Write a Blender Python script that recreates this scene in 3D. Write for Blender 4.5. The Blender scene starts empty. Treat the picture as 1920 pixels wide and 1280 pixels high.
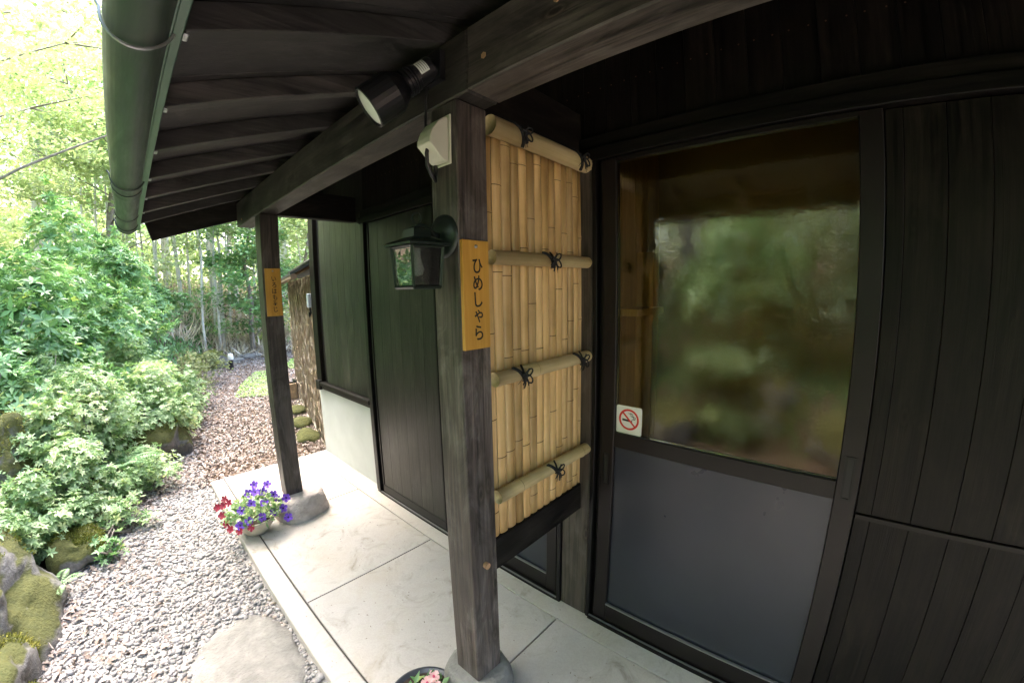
import bpy, bmesh, math, random
import numpy as np
from mathutils import Vector, Matrix, noise

R = math.radians
random.seed(7); rng = np.random.default_rng(11)
sc = bpy.context.scene
col = sc.collection

# ------------------------------------------------------------------ camera
# wide-angle lens with its own barrel distortion
cam = bpy.data.cameras.new('camera')
cam_ob = bpy.data.objects.new('camera', cam); col.objects.link(cam_ob); sc.camera = cam_ob
sc.render.engine = 'CYCLES'
cam.type = 'PANO'; cam.panorama_type = 'FISHEYE_LENS_POLYNOMIAL'
cam.sensor_fit = 'HORIZONTAL'; cam.sensor_width = 36.0; cam.sensor_height = 36.0 * 682 / 1024
cam.fisheye_fov = R(180)
cam.fisheye_polynomial_k0 = 0.0
cam.fisheye_polynomial_k1 = -7.1424e-2
cam.fisheye_polynomial_k2 = 0.0
cam.fisheye_polynomial_k3 = 7.45136e-5
cam.fisheye_polynomial_k4 = -1.79731e-6
cam.clip_start = 0.01; cam.clip_end = 800
yaw, pitch, roll = R(47.734), R(-7.3295), R(-1.0602)
f_ = Vector((math.sin(yaw)*math.cos(pitch), math.cos(yaw)*math.cos(pitch), math.sin(pitch)))
r_ = Vector((math.cos(yaw), -math.sin(yaw), 0)); u_ = r_.cross(f_)
r2_ = r_*math.cos(roll) + u_*math.sin(roll); u2_ = -r_*math.sin(roll) + u_*math.cos(roll)
Mx = Matrix((r2_, u2_, -f_)).transposed().to_4x4(); Mx.translation = (0, 0, 1.4)
cam_ob.matrix_world = Mx

# ------------------------------------------------------------------ light
SUN_EL, SUN_AZ = 64.0, -12.0            # azimuth from +Y towards +X (degrees)
world = bpy.data.worlds.new('World'); sc.world = world; world.use_nodes = True
wn = world.node_tree; bg = wn.nodes['Background']
sky = wn.nodes.new('ShaderNodeTexSky'); sky.sky_type = 'NISHITA'; sky.sun_disc = False
sky.sun_elevation = R(SUN_EL); sky.sun_rotation = R(SUN_AZ); sky.dust_density = 6.0; sky.air_density = 1.0; sky.ozone_density = 1.0
wn.links.new(sky.outputs[0], bg.inputs[0]); bg.inputs[1].default_value = 0.15
sun = bpy.data.lights.new('sun', 'SUN'); sun.energy = .5; sun.angle = R(60); sun.color = (1.0, 0.96, 0.93)
sun_ob = bpy.data.objects.new('sun', sun); col.objects.link(sun_ob)
sd = Vector((math.sin(R(SUN_AZ))*math.cos(R(SUN_EL)), math.cos(R(SUN_AZ))*math.cos(R(SUN_EL)), math.sin(R(SUN_EL))))
sun_ob.rotation_euler = sd.to_track_quat('Z', 'Y').to_euler(); sun_ob.location = (-5, 5, 12)
sc.view_settings.view_transform = 'Standard'; sc.view_settings.look = 'None'
sc.view_settings.exposure = 3.65; sc.view_settings.gamma = 1.0
sc.view_settings.use_curve_mapping = False
sc.cycles.use_denoising = True
sc.cycles.max_bounces = 9; sc.cycles.diffuse_bounces = 5; sc.cycles.transparent_max_bounces = 12
sc.cycles.sample_clamp_indirect = 6

# ------------------------------------------------------------------ helpers
class MB:
    """collects geometry (world coordinates) for ONE mesh"""
    def __init__(s): s.v = []; s.f = []; s.m = []
    def add(s, V, F, mi=0):
        n = len(s.v); s.v += [tuple(map(float, p)) for p in V]
        s.f += [tuple(i+n for i in f) for f in F]; s.m += [mi]*len(F); return s
    def box(s, x0, x1, y0, y1, z0, z1, mi=0):
        V = [(x, y, z) for z in (z0, z1) for y in (y0, y1) for x in (x0, x1)]
        return s.add(V, [(0,2,3,1),(4,5,7,6),(0,1,5,4),(2,6,7,3),(0,4,6,2),(1,3,7,5)], mi)
    def tube(s, pts, rad, n=8, mi=0, cap=True):
        pts = [Vector(p) for p in pts]
        if not hasattr(rad, '__len__'): rad = [rad]*len(pts)
        V = []; F = []; prev = None
        for i, p in enumerate(pts):
            t = (pts[min(i+1, len(pts)-1)] - pts[max(i-1, 0)]).normalized()
            a = prev if prev is not None else (Vector((0,0,1)) if abs(t.z) < .9 else Vector((1,0,0)))
            a = (a - t*a.dot(t)).normalized(); b = t.cross(a); prev = a
            for k in range(n):
                an = 2*math.pi*k/n; V.append(p + (a*math.cos(an) + b*math.sin(an))*rad[i])
        for i in range(len(pts)-1):
            for k in range(n):
                k2 = (k+1) % n; F.append((i*n+k, i*n+k2, (i+1)*n+k2, (i+1)*n+k))
        if cap: F.append(tuple(range(n-1, -1, -1))); F.append(tuple((len(pts)-1)*n+k for k in range(n)))
        return s.add(V, F, mi)
    def lathe(s, prof, c, n=24, axis=(0,0,1), mi=0):
        ax = Vector(axis).normalized(); a = ax.orthogonal().normalized(); b = ax.cross(a); c = Vector(c)
        V = [c + ax*h + (a*math.cos(2*math.pi*k/n) + b*math.sin(2*math.pi*k/n))*r for r, h in prof for k in range(n)]
        F = [(i*n+k, i*n+(k+1) % n, (i+1)*n+(k+1) % n, (i+1)*n+k) for i in range(len(prof)-1) for k in range(n)]
        return s.add(V, F, mi)

def build(name, mb, mat, parent=None, smooth=False, bevel=0.0, origin=None):
    o0 = Vector(parent.matrix_basis.translation) if parent is not None else Vector(origin or (0, 0, 0))
    if parent is not None and parent.parent is not None: o0 = o0 + parent.parent.matrix_basis.translation
    me = bpy.data.meshes.new(name)
    me.from_pydata([Vector(v)-o0 for v in mb.v], [], mb.f)
    for m in (mat if isinstance(mat, (list, tuple)) else [mat]): me.materials.append(m)
    if any(mb.m): me.polygons.foreach_set('material_index', mb.m)
    if bevel:
        bm = bmesh.new(); bm.from_mesh(me)
        bmesh.ops.bevel(bm, geom=bm.edges[:], offset=bevel, segments=1, affect='EDGES', clamp_overlap=True)
        bm.to_mesh(me); bm.free()
    if smooth: me.polygons.foreach_set('use_smooth', [True]*len(me.polygons))
    me.update()
    o = bpy.data.objects.new(name, me); col.objects.link(o)
    if parent is not None: o.parent = parent
    else: o.location = o0
    return o

def build_np(name, V, F, mat, parent=None, origin=(0,0,0), tint=None, smooth=False):
    """V (n,3), F (m,k) numpy arrays -> one mesh; tint = one number per face"""
    o0 = np.array(parent.location if parent is not None else origin, float)
    me = bpy.data.meshes.new(name); n, m, k = len(V), len(F), F.shape[1]
    me.vertices.add(n); me.vertices.foreach_set('co', (V-o0).astype(np.float32).ravel())
    me.loops.add(m*k); me.loops.foreach_set('vertex_index', F.astype(np.int32).ravel())
    me.polygons.add(m); me.polygons.foreach_set('loop_start', np.arange(0, m*k, k, dtype=np.int32))
    if smooth: me.polygons.foreach_set('use_smooth', np.ones(m, bool))
    me.update(calc_edges=True)
    if tint is not None:
        a = me.attributes.new('tint', 'FLOAT', 'FACE'); a.data.foreach_set('value', np.asarray(tint, np.float32))
    me.materials.append(mat)
    o = bpy.data.objects.new(name, me); col.objects.link(o)
    if parent is not None: o.parent = parent
    else: o.location = tuple(o0)
    return o

def thing(name, label, cat, loc=(0,0,0), group=None):
    o = bpy.data.objects.new(name, None); col.objects.link(o); o.empty_display_size = .1
    o.location = loc; o['label'] = label; o['category'] = cat
    if group: o['group'] = group
    return o
def tag(o, label, cat, group=None):
    o['label'] = label; o['category'] = cat
    if group: o['group'] = group
    return o
def copy_tree(o, parent=None):
    c = o.copy(); col.objects.link(c); c.parent = parent
    for ch in list(o.children): copy_tree(ch, c)
    return c

# ------------------------------------------------------------------ materials
def newmat(name):
    m = bpy.data.materials.new(name); m.use_nodes = True
    nt = m.node_tree; b = nt.nodes['Principled BSDF']
    return m, nt, b
def N(nt, t, **kw):
    n = nt.nodes.new(t)
    for k, v in kw.items():
        if hasattr(n, k): setattr(n, k, v)
    return n
def ramp(nt, fac, stops):
    r = nt.nodes.new('ShaderNodeValToRGB'); e = r.color_ramp.elements
    while len(e) < len(stops): e.new(.5)
    for el, (p, c) in zip(e, stops): el.position = p; el.color = (*c, 1)
    nt.links.new(fac, r.inputs[0]); return r.outputs[0]
def coords(nt, scale=(1,1,1), rnd=True):
    tc = nt.nodes.new('ShaderNodeTexCoord'); mp = nt.nodes.new('ShaderNodeMapping')
    mp.inputs['Scale'].default_value = scale; src = tc.outputs['Object']
    if rnd:
        oi = nt.nodes.new('ShaderNodeObjectInfo'); ma = nt.nodes.new('ShaderNodeVectorMath'); ma.operation = 'SCALE'
        cx = nt.nodes.new('ShaderNodeCombineXYZ')
        for i, s in enumerate((37.0, 23.0, 51.0)):
            mu = nt.nodes.new('ShaderNodeMath'); mu.operation = 'MULTIPLY'; mu.inputs[1].default_value = s
            nt.links.new(oi.outputs['Random'], mu.inputs[0]); nt.links.new(mu.outputs[0], cx.inputs[i])
        ad = nt.nodes.new('ShaderNodeVectorMath'); ad.operation = 'ADD'
        nt.links.new(src, ad.inputs[0]); nt.links.new(cx.outputs[0], ad.inputs[1]); src = ad.outputs[0]
    nt.links.new(src, mp.inputs['Vector']); return mp.outputs[0]
def noise_n(nt, vec, scale, detail=4, rough=.55, dist=0.0):
    n = nt.nodes.new('ShaderNodeTexNoise'); n.inputs['Scale'].default_value = scale
    n.inputs['Detail'].default_value = detail; n.inputs['Roughness'].default_value = rough; n.inputs['Distortion'].default_value = dist
    if vec is not None: nt.links.new(vec, n.inputs['Vector'])
    return n.outputs['Fac']
def bump(nt, h, b, strength=.3, dist=.01):
    bp = nt.nodes.new('ShaderNodeBump'); bp.inputs['Strength'].default_value = strength; bp.inputs['Distance'].default_value = dist
    nt.links.new(h, bp.inputs['Height']); nt.links.new(bp.outputs[0], b.inputs['Normal'])
def mixc(nt, fac, a, b, mode='MIX'):
    m = nt.nodes.new('ShaderNodeMix'); m.data_type = 'RGBA'; m.blend_type = mode
    for sock, v in ((m.inputs[0], fac), (m.inputs[6], a), (m.inputs[7], b)):
        if isinstance(v, (int, float)): sock.default_value = v
        elif isinstance(v, tuple): sock.default_value = (*v, 1)
        else: nt.links.new(v, sock)
    return m.outputs[2]

def wood(name, axis, dark, light, rough=.5, grain=1.0, var=.35, knots=True, spec=.5, bmp=.35, worn=None, wamt=.6):
    m, nt, b = newmat(name)
    def sc3(across, along):
        s = [across]*3; s['xyz'.index(axis)] = along; return tuple(s)
    fine = noise_n(nt, coords(nt, sc3(130*grain, 3.5)), 1.0, 6, .7, .3)
    broad = noise_n(nt, coords(nt, sc3(26*grain, 1.3)), 1.0, 4, .6, 2.2)
    w = nt.nodes.new('ShaderNodeMath'); w.operation = 'MULTIPLY_ADD'; nt.links.new(fine, w.inputs[0]); w.inputs[1].default_value = .5
    s2 = nt.nodes.new('ShaderNodeMath'); s2.operation = 'MULTIPLY'; nt.links.new(broad, s2.inputs[0]); s2.inputs[1].default_value = .62
    nt.links.new(s2.outputs[0], w.inputs[2])
    c = ramp(nt, w.outputs[0], [(.42, dark), (.55, tuple(a*.4+d*.6 for a, d in zip(light, dark))), (.60, tuple(a*.65+d*.35 for a, d in zip(light, dark))), (.72, light)])
    if worn:
        wn_ = noise_n(nt, coords(nt, sc3(13, 4.5)), 1.0, 6, .68, .8)
        mk = ramp(nt, wn_, [(.46, (0, 0, 0)), (.64, (wamt, wamt, wamt))])
        c = mixc(nt, mk, c, mixc(nt, 1.0, worn, ramp(nt, fine, [(.35, (.45,)*3), (.65, (1.15,)*3)]), 'MULTIPLY'))
    wear = noise_n(nt, coords(nt, (3, 3, 2)), 1.0, 3)
    wr = ramp(nt, wear, [(.35, (1-var,)*3), (.7, (1+var*.6,)*3)])
    c = mixc(nt, 1.0, c, wr, 'MULTIPLY')
    oi = nt.nodes.new('ShaderNodeObjectInfo'); orr = ramp(nt, oi.outputs['Random'], [(0, (1-var*.7,)*3), (1, (1+var*.5, 1+var*.4, 1+var*.3))])
    c = mixc(nt, 1.0, c, orr, 'MULTIPLY')
    if knots:
        vo = nt.nodes.new('ShaderNodeTexVoronoi'); vo.inputs['Scale'].default_value = 1.0
        nt.links.new(coords(nt, sc3(8, 3.2)), vo.inputs['Vector'])
        k = ramp(nt, vo.outputs['Distance'], [(.04, (.25, .22, .2)), (.07, (.9, .85, .8)), (.10, (.5, .46, .43)), (.17, (1, 1, 1))])
        c = mixc(nt, 1.0, c, k, 'MULTIPLY')
    nt.links.new(c, b.inputs['Base Color'])
    nt.links.new(ramp(nt, w.outputs[0], [(.4, (rough-.06,)*3), (.7, (rough+.14,)*3)]), b.inputs['Roughness'])
    b.inputs['Specular IOR Level'].default_value = spec
    bump(nt, w.outputs[0], b, bmp, .005)
    return m
D0, L0 = (.0014, .0011, .0010), (.0120, .0092, .0072)
W_Z = wood('dark_stained_wood_upright', 'z', D0, L0, spec=.22, rough=.42, worn=(.021, .016, .0125), wamt=.7)
W_Y = wood('dark_stained_wood_lengthwise', 'y', D0, L0, spec=.2)
W_X = wood('dark_stained_wood_crosswise', 'x', D0, L0, spec=.25, worn=(.035, .030, .026))
P_Z = wood('weathered_post_wood', 'z', (.011, .009, .0088), (.105, .084, .077), rough=.42, var=.5, worn=(.20, .18, .18), bmp=.5)
P_Y = wood('weathered_beam_wood', 'y', (.010, .009, .0085), (.082, .068, .061), rough=.52, var=.45, worn=(.14, .123, .115))
SH = wood('dark_sheathing_wood', 'x', (.009, .0085, .009), (.055, .050, .049), rough=.65, var=.5, worn=(.085, .078, .077), wamt=.5)
G_Z = wood('greenish_black_board', 'z', (.003, .003, .0026), (.026, .026, .021), rough=.36, knots=False, grain=.9, worn=(.055, .057, .047), wamt=.5)
OCH = wood('ochre_sign_wood', 'z', (.48, .235, .035), (.60, .33, .065), rough=.45, knots=False, var=.08, grain=.6, bmp=.1)
INT = wood('pale_interior_wood', 'z', (.50, .30, .09), (.68, .45, .16), rough=.5, knots=False, var=.15)
BASE = wood('stripped_base_wood', 'z', (.025, .02, .016), (.12, .095, .08), rough=.6, worn=(.16, .14, .125))

def plain(name, c, rough=.5, metal=0.0, spec=.5, nz=None, nzs=20, bm=0.0):
    m, nt, b = newmat(name); b.inputs['Roughness'].default_value = rough; b.inputs['Metallic'].default_value = metal
    b.inputs['Specular IOR Level'].default_value = spec
    if nz:
        fac = noise_n(nt, coords(nt, (1, 1, 1)), nzs, 5)
        nt.links.new(ramp(nt, fac, [(.3, c), (.7, nz)]), b.inputs['Base Color'])
        if bm: bump(nt, fac, b, bm, .01)
    else: b.inputs['Base Color'].default_value = (*c, 1)
    return m
INB = plain('brown_interior_wall', (.26, .165, .062), .7, nz=(.34, .225, .09), nzs=3)
ALU = plain('bronze_brown_aluminium', (.0095, .0066, .0066), .40, 0.0, .35, (.013, .0092, .0092), 6)
ALUB = plain('black_aluminium', (.004, .0035, .0035), .42, 0, .35)
SILV = plain('worn_silver_metal', (.35, .35, .36), .35, .8)
BLK = plain('black_plastic', (.010, .010, .012), .35)
BLKM = plain('black_lantern_metal', (.014, .022, .018), .32, .2, .6)
ROPE = plain('black_hemp_rope', (.006, .006, .007), .8, nz=(.02, .02, .022), nzs=300, bm=.5)
WHT = plain('cream_plastic', (.62, .60, .50), .4, nz=(.55, .53, .42), nzs=9)
PAPER = plain('white_sticker_film', (.80, .80, .77), .45)
RED = plain('red_print', (.70, .03, .02), .5)
INK = plain('black_print', (.012, .010, .010), .6)
GUT = wood('dark_green_coated_metal', 'y', (.020, .031, .026), (.044, .062, .052), rough=.40, knots=False, grain=.35, var=.25, spec=.5, bmp=.03)
FAS = plain('green_fascia_metal', (.028, .070, .048), .35, .0, .5, (.05, .10, .07), 9)
PLUG = plain('bare_wood_plug', (.42, .24, .13), .7)
LENS = plain('frosted_lamp_lens', (.75, .76, .70), .25)

def mat_panel():
    m, nt, b = newmat('blue_grey_door_panel')
    c = noise_n(nt, coords(nt, (1, 1, 1)), 5, 4)
    sp = noise_n(nt, coords(nt, (1, 1, 2.2)), 26, 8, .82)
    base = ramp(nt, c, [(.3, (.020, .0232, .036)), (.7, (.025, .0288, .044))])
    sc_ = ramp(nt, sp, [(.64, (0, 0, 0)), (.74, (.035, .035, .038))])
    nt.links.new(mixc(nt, 1.0, base, sc_, 'ADD'), b.inputs['Base Color'])
    nt.links.new(ramp(nt, c, [(.3, (.27,)*3), (.7, (.36,)*3)]), b.inputs['Roughness'])
    b.inputs['Specular IOR Level'].default_value = .6
    return m
PANEL = mat_panel()

def mat_glass(name, amp, scale, tintc=(.80, .78, .70), rough=.02, reflect=1.0):
    m = bpy.data.materials.new(name); m.use_nodes = True; nt = m.node_tree; nt.nodes.clear()
    out = N(nt, 'ShaderNodeOutputMaterial'); mix = N(nt, 'ShaderNodeMixShader')
    tr = N(nt, 'ShaderNodeBsdfTransparent'); tr.inputs[0].default_value = (*tintc, 1)
    gl = N(nt, 'ShaderNodeBsdfGlossy'); gl.inputs['Roughness'].default_value = rough; gl.inputs['Color'].default_value = (1, 1, 1, 1)
    fr = N(nt, 'ShaderNodeFresnel'); fr.inputs['IOR'].default_value = 1.62
    mu = N(nt, 'ShaderNodeMath', operation='MULTIPLY'); mu.inputs[1].default_value = reflect; mu.use_clamp = True
    nt.links.new(fr.outputs[0], mu.inputs[0]); nt.links.new(mu.outputs[0], mix.inputs[0])
    nt.links.new(tr.outputs[0], mix.inputs[1]); nt.links.new(gl.outputs[0], mix.inputs[2]); nt.links.new(mix.outputs[0], out.inputs[0])
    if amp:
        a = noise_n(nt, coords(nt, (1, .8, 1.3), rnd=False), scale, 3, .5, 1.2)
        bp = N(nt, 'ShaderNodeBump'); bp.inputs['Strength'].default_value = 1.0; bp.inputs['Distance'].default_value = amp
        nt.links.new(a, bp.inputs['Height']); nt.links.new(bp.outputs[0], gl.inputs['Normal'])
    return m
GLASS = mat_glass('rippled_obscure_glass', .00024, 48, (.93, .88, .76), rough=.006, reflect=1.15)
LGLASS = mat_glass('clear_lantern_glass', 0, 1, (.9, .92, .9), .02, 3.6)

def mat_concrete():
    m, nt, b = newmat('pale_concrete')
    co = coords(nt, (1, 1, 1))
    big = noise_n(nt, co, 2.2, 4, .6, .5); fine = noise_n(nt, co, 140, 4, .7); st = noise_n(nt, co, 7, 6, .7, 1.0)
    c = ramp(nt, big, [(.30, (.44, .415, .40)), (.5, (.49, .458, .432)), (.72, (.46, .405, .345))])
    c = mixc(nt, 1.0, c, ramp(nt, st, [(.30, (.62, .59, .54)), (.39, (.88, .86, .83)), (.50, (1, 1, 1)), (.72, (.95, .925, .89))]), 'MULTIPLY')
    c = mixc(nt, .5, c, ramp(nt, fine, [(.3, (.78, .78, .78)), (.6, (1, 1, 1))]), 'MULTIPLY')
    nt.links.new(c, b.inputs['Base Color']); b.inputs['Roughness'].default_value = .62
    bump(nt, fine, b, .12, .002); return m
CONC = mat_concrete()
JOINT = plain('dark_joint_filler', (.05, .045, .04), .9)
PLASTER = plain('white_grey_plaster', (.44, .46, .46), .8, nz=(.50, .52, .52), nzs=5)

def mat_stone(name, c0, c1, moss=0.0, mc0=(.03, .04, .010), mc1=(.12, .12, .03), scale=9):
    m, nt, b = newmat(name); co = coords(nt, (1, 1, 1))
    a = noise_n(nt, co, scale, 6, .65, .4); g = noise_n(nt, co, 60, 4, .6)
    c = ramp(nt, a, [(.32, c0), (.68, c1)])
    h = a
    if moss:
        ge = N(nt, 'ShaderNodeNewGeometry'); sx = N(nt, 'ShaderNodeSeparateXYZ'); nt.links.new(ge.outputs['Normal'], sx.inputs[0])
        big = noise_n(nt, co, 3.2, 5, .6)
        ad = N(nt, 'ShaderNodeMath', operation='MULTIPLY_ADD'); nt.links.new(big, ad.inputs[0]); ad.inputs[1].default_value = 2.4
        nt.links.new(sx.outputs[2], ad.inputs[2])
        mk = ramp(nt, ad.outputs[0], [(0, (0, 0, 0)), (1, (1, 1, 1))])
        rp = mk.node.color_ramp; rp.elements[0].position = .98 - moss*.45; rp.elements[1].position = min(1, 1.12 - moss*.45)
        dv = N(nt, 'ShaderNodeMath', operation='MULTIPLY'); dv.inputs[1].default_value = .5
        nt.links.new(ad.outputs[0], dv.inputs[0]); nt.links.new(dv.outputs[0], mk.node.inputs[0])
        mcol = ramp(nt, noise_n(nt, co, 11, 9, .85), [(.3, mc0), (.7, mc1)])
        c = mixc(nt, mk, c, mcol)
    nt.links.new(c, b.inputs['Base Color']); b.inputs['Roughness'].default_value = .9
    bump(nt, g, b, .7, .012); return m
ROCK_M = mat_stone('mossy_boulder', (.07, .07, .065), (.22, .21, .20), .95)
ROCK_G = mat_stone('grey_boulder_with_moss', (.08, .078, .072), (.26, .25, .24), .55)
PSTONE = mat_stone('pinkish_grey_stone', (.36, .31, .295), (.55, .49, .465), 0, scale=14)
STEP = mat_stone('flat_stepping_stone', (.16, .153, .142), (.27, .258, .238), 0, scale=11)

def mat_tint(name, stops, rough=.6, trans=0.0, spec=.3, tstops=None):
    m, nt, b = newmat(name)
    at = N(nt, 'ShaderNodeAttribute'); at.attribute_name = 'tint'
    c = ramp(nt, at.outputs['Fac'], stops)
    nt.links.new(c, b.inputs['Base Color']); b.inputs['Roughness'].default_value = rough; b.inputs['Specular IOR Level'].default_value = spec
    if trans:
        t = N(nt, 'ShaderNodeBsdfTranslucent'); mx = N(nt, 'ShaderNodeMixShader'); mx.inputs[0].default_value = trans
        nt.links.new(mixc(nt, 1.0, c, (1.0, 1.08, .72), 'MULTIPLY'), t.inputs[0])
        out = nt.nodes['Material Output']
        nt.links.new(b.outputs[0], mx.inputs[1]); nt.links.new(t.outputs[0], mx.inputs[2]); nt.links.new(mx.outputs[0], out.inputs[0])
    return m
PEB = mat_tint('mixed_pebbles', [(0, (.17, .163, .16)), (.35, (.255, .243, .24)), (.6, (.32, .305, .30)), (.8, (.38, .36, .345)), (.92, (.33, .27, .23)), (1, (.47, .46, .445))], .65)
LIT = mat_tint('dry_fallen_leaves', [(0, (.13, .10, .085)), (.4, (.27, .215, .185)), (.75, (.38, .315, .28)), (1, (.50, .44, .405))], .8)
LF_PALE = mat_tint('pale_green_leaves', [(0, (.13, .24, .09)), (.4, (.29, .43, .21)), (.75, (.45, .58, .33)), (1, (.66, .70, .38))], .42, .35, .6)  # pale leaf colour, lightened further to carry sky gloss and lens glare
LF_MID = mat_tint('mid_green_leaves', [(0, (.08, .18, .06)), (.5, (.20, .38, .16)), (.85, (.36, .54, .28)), (1, (.50, .60, .18))], .42, .35, .6)
LF_LIME = mat_tint('yellow_green_leaves', [(0, (.26, .35, .16)), (.5, (.43, .51, .29)), (1, (.62, .66, .43))], .5, .45, .3)
LF_DARK = mat_tint('deep_green_leaves', [(0, (.04, .08, .035)), (.6, (.10, .17, .08)), (1, (.20, .28, .13))], .4, .25, .5)
LF_AZ = mat_tint('small_dull_green_leaves', [(0, (.09, .12, .045)), (.5, (.19, .23, .10)), (1, (.32, .34, .17))], .6, .3, .3)
TWIG = mat_tint('brushwood_twigs', [(0, (.48, .38, .28)), (.5, (.72, .61, .48)), (1, (.82, .75, .64))], .8)
MOSS = mat_tint('moss_tufts', [(0, (.05, .065, .015)), (.5, (.16, .175, .035)), (1, (.32, .30, .07))], .8, .2, .2)
BARK = plain('grey_brown_bark', (.12, .10, .085), .9, nz=(.30, .27, .235), nzs=14, bm=.6)
BARKP = plain('pale_bark', (.55, .54, .51), .9, nz=(.78, .76, .73), nzs=14, bm=.5)  # pale bark, lightened further to stand in for haze over the wood

def mat_ground():
    m, nt, b = newmat('garden_soil'); co = coords(nt, (1, 1, 1), rnd=False)
    a = noise_n(nt, co, 6, 7, .7); g = noise_n(nt, co, 70, 5, .7); g2 = noise_n(nt, co, 1.1, 4, .6)
    soil = ramp(nt, a, [(.3, (.06, .042, .03)), (.5, (.15, .105, .075)), (.7, (.24, .18, .135))])
    soil = mixc(nt, 1.0, soil, ramp(nt, g, [(.3, (.55, .5, .45)), (.65, (1.25, 1.2, 1.15))]), 'MULTIPLY')
    green = ramp(nt, g2, [(.58, (0, 0, 0)), (.72, (.55, .55, .55))])
    c = mixc(nt, green, soil, ramp(nt, g, [(.3, (.04, .06, .012)), (.7, (.11, .14, .03))]))
    nt.links.new(c, b.inputs['Base Color']); b.inputs['Roughness'].default_value = .95
    bump(nt, g, b, .8, .03); return m
SOIL = mat_ground()
GRAVB = plain('gravel_bed', (.20, .19, .18), .9, nz=(.36, .34, .32), nzs=60, bm=.8)
TURF = plain('bright_green_turf', (.10, .20, .035), .9, nz=(.19, .30, .07), nzs=160, bm=.8)

def mat_bamboo():
    m, nt, b = newmat('yellow_split_bamboo')
    st = noise_n(nt, coords(nt, (60, 60, 1.5)), 1.0, 4, .6, .4)
    bl = noise_n(nt, coords(nt, (3, 3, 3.5)), 1.0, 4, .6)
    oi = N(nt, 'ShaderNodeObjectInfo')
    c = ramp(nt, st, [(.3, (.50, .315, .125)), (.55, (.64, .43, .20)), (.75, (.72, .53, .29))])
    c = mixc(nt, 1.0, c, ramp(nt, bl, [(.28, (.66, .64, .58)), (.5, (1, 1, 1)), (.78, (1.12, 1.16, 1.25))]), 'MULTIPLY')
    c = mixc(nt, 1.0, c, ramp(nt, oi.outputs['Random'], [(0, (.76, .74, .70)), (.5, (1, .98, .95)), (1, (1.14, 1.10, 1.02))]), 'MULTIPLY')
    nt.links.new(c, b.inputs['Base Color']); b.inputs['Roughness'].default_value = .38; b.inputs['Specular IOR Level'].default_value = .5
    bump(nt, st, b, .15, .002); return m
BAM = mat_bamboo()
def mat_rod():
    m, nt, b = newmat('pale_bamboo_pole')
    st = noise_n(nt, coords(nt, (1.5, 60, 60)), 1.0, 4, .6, .4); bl = noise_n(nt, coords(nt, (6, 6, 6)), 1.0, 4, .6)
    c = ramp(nt, st, [(.3, (.46, .35, .17)), (.7, (.64, .52, .30))])
    c = mixc(nt, 1.0, c, ramp(nt, bl, [(.3, (.8, .74, .62)), (.6, (1, 1, 1))]), 'MULTIPLY')
    nt.links.new(c, b.inputs['Base Color']); b.inputs['Roughness'].default_value = .42; return m
ROD = mat_rod()
BNODE = plain('brown_bamboo_joint', (.14, .08, .03), .6)

# ------------------------------------------------------------------ terrain
def sm(t): t = np.clip(t, 0, 1); return t*t*(3-2*t)
EY = [-60, -6, 0, 2.0, 3.0, 4.0, 5.6, 8.4, 12, 16, 60]
EX = [-2.0, -1.3, -.85, -.75, -.52, -.10, .28, .95, 1.9, 3.0, 20]
def edge(y): return np.interp(y, EY, EX)
def ground_h(x, y):
    x = np.asarray(x, float); y = np.asarray(y, float)
    d = edge(y) - x
    h = -.06 + .50*sm(d/.75) + .55*sm((d-.6)/2.4) + 2.2*sm((d-3)/25)
    h = h + 1.0*sm((y-10.5)/6)*sm((3.2+ (y-10)*.25 - x)/3 + .5) + 1.2*sm((y-15)/40) + 2.5*sm((-y-6)/25)
    h = h + np.where(d > .2, .05*np.sin(x*3.1+y*1.7)+.04*np.sin(y*4.3-x*2.2), 0)*sm(d)
    return h
def gh(x, y): return float(ground_h(x, y))
def axis_pts(lo, hi, fine_lo, fine_hi, step, grow=1.18):
    a = list(np.arange(fine_lo, fine_hi, step)); s = step; p = fine_hi
    while p < hi: a.append(p); s *= grow; p += s
    s = step; p = fine_lo - step; b = []
    while p > lo: b.append(p); s *= grow; p -= s
    return np.array(sorted(b + a + [lo, hi]))
gx = axis_pts(-300, 300, -4, 3.5, .09); gy = axis_pts(-300, 400, -2, 12, .11)
X, Y = np.meshgrid(gx, gy); Z = ground_h(X, Y)
Z += np.where(edge(Y)-X > .15, .03, .004)*np.sin(X*17+np.sin(Y*13)*2)*np.cos(Y*15)
V = np.stack([X.ravel(), Y.ravel(), Z.ravel()], 1); nx, ny = len(gx), len(gy)
i = (np.arange(ny-1)[:, None]*nx + np.arange(nx-1)[None, :]).ravel()
inside = (V[i, 0] > .42) & (V[i, 0] < 3.0) & (V[i, 1] > -3.0) & (V[i, 1] < 3.3)
i = i[~inside]
ground = build_np('ground', V, np.stack([i, i+1, i+nx+1, i+nx], 1), SOIL, smooth=True)
ground['kind'] = 'structure'
# bed of gravel under the pebbles
bx = []; bf = []
ys = np.arange(-4, 4.3, .1)
gv = []
for yy in ys:
    e = float(edge(yy)) + .03 + .04*math.sin(yy*5)
    for t in np.linspace(0, 1, 14): gv.append((e + (.352-e)*t, yy, -.052 if yy < 3.8 else -.052-.03*(yy-3.8)/.5))
gv = np.array(gv); k = (np.arange(len(ys)-1)[:, None]*14 + np.arange(13)[None, :]).ravel()
gb = build_np('gravel_path', gv, np.stack([k, k+1, k+15, k+14], 1), GRAVB); gb['kind'] = 'structure'

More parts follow.
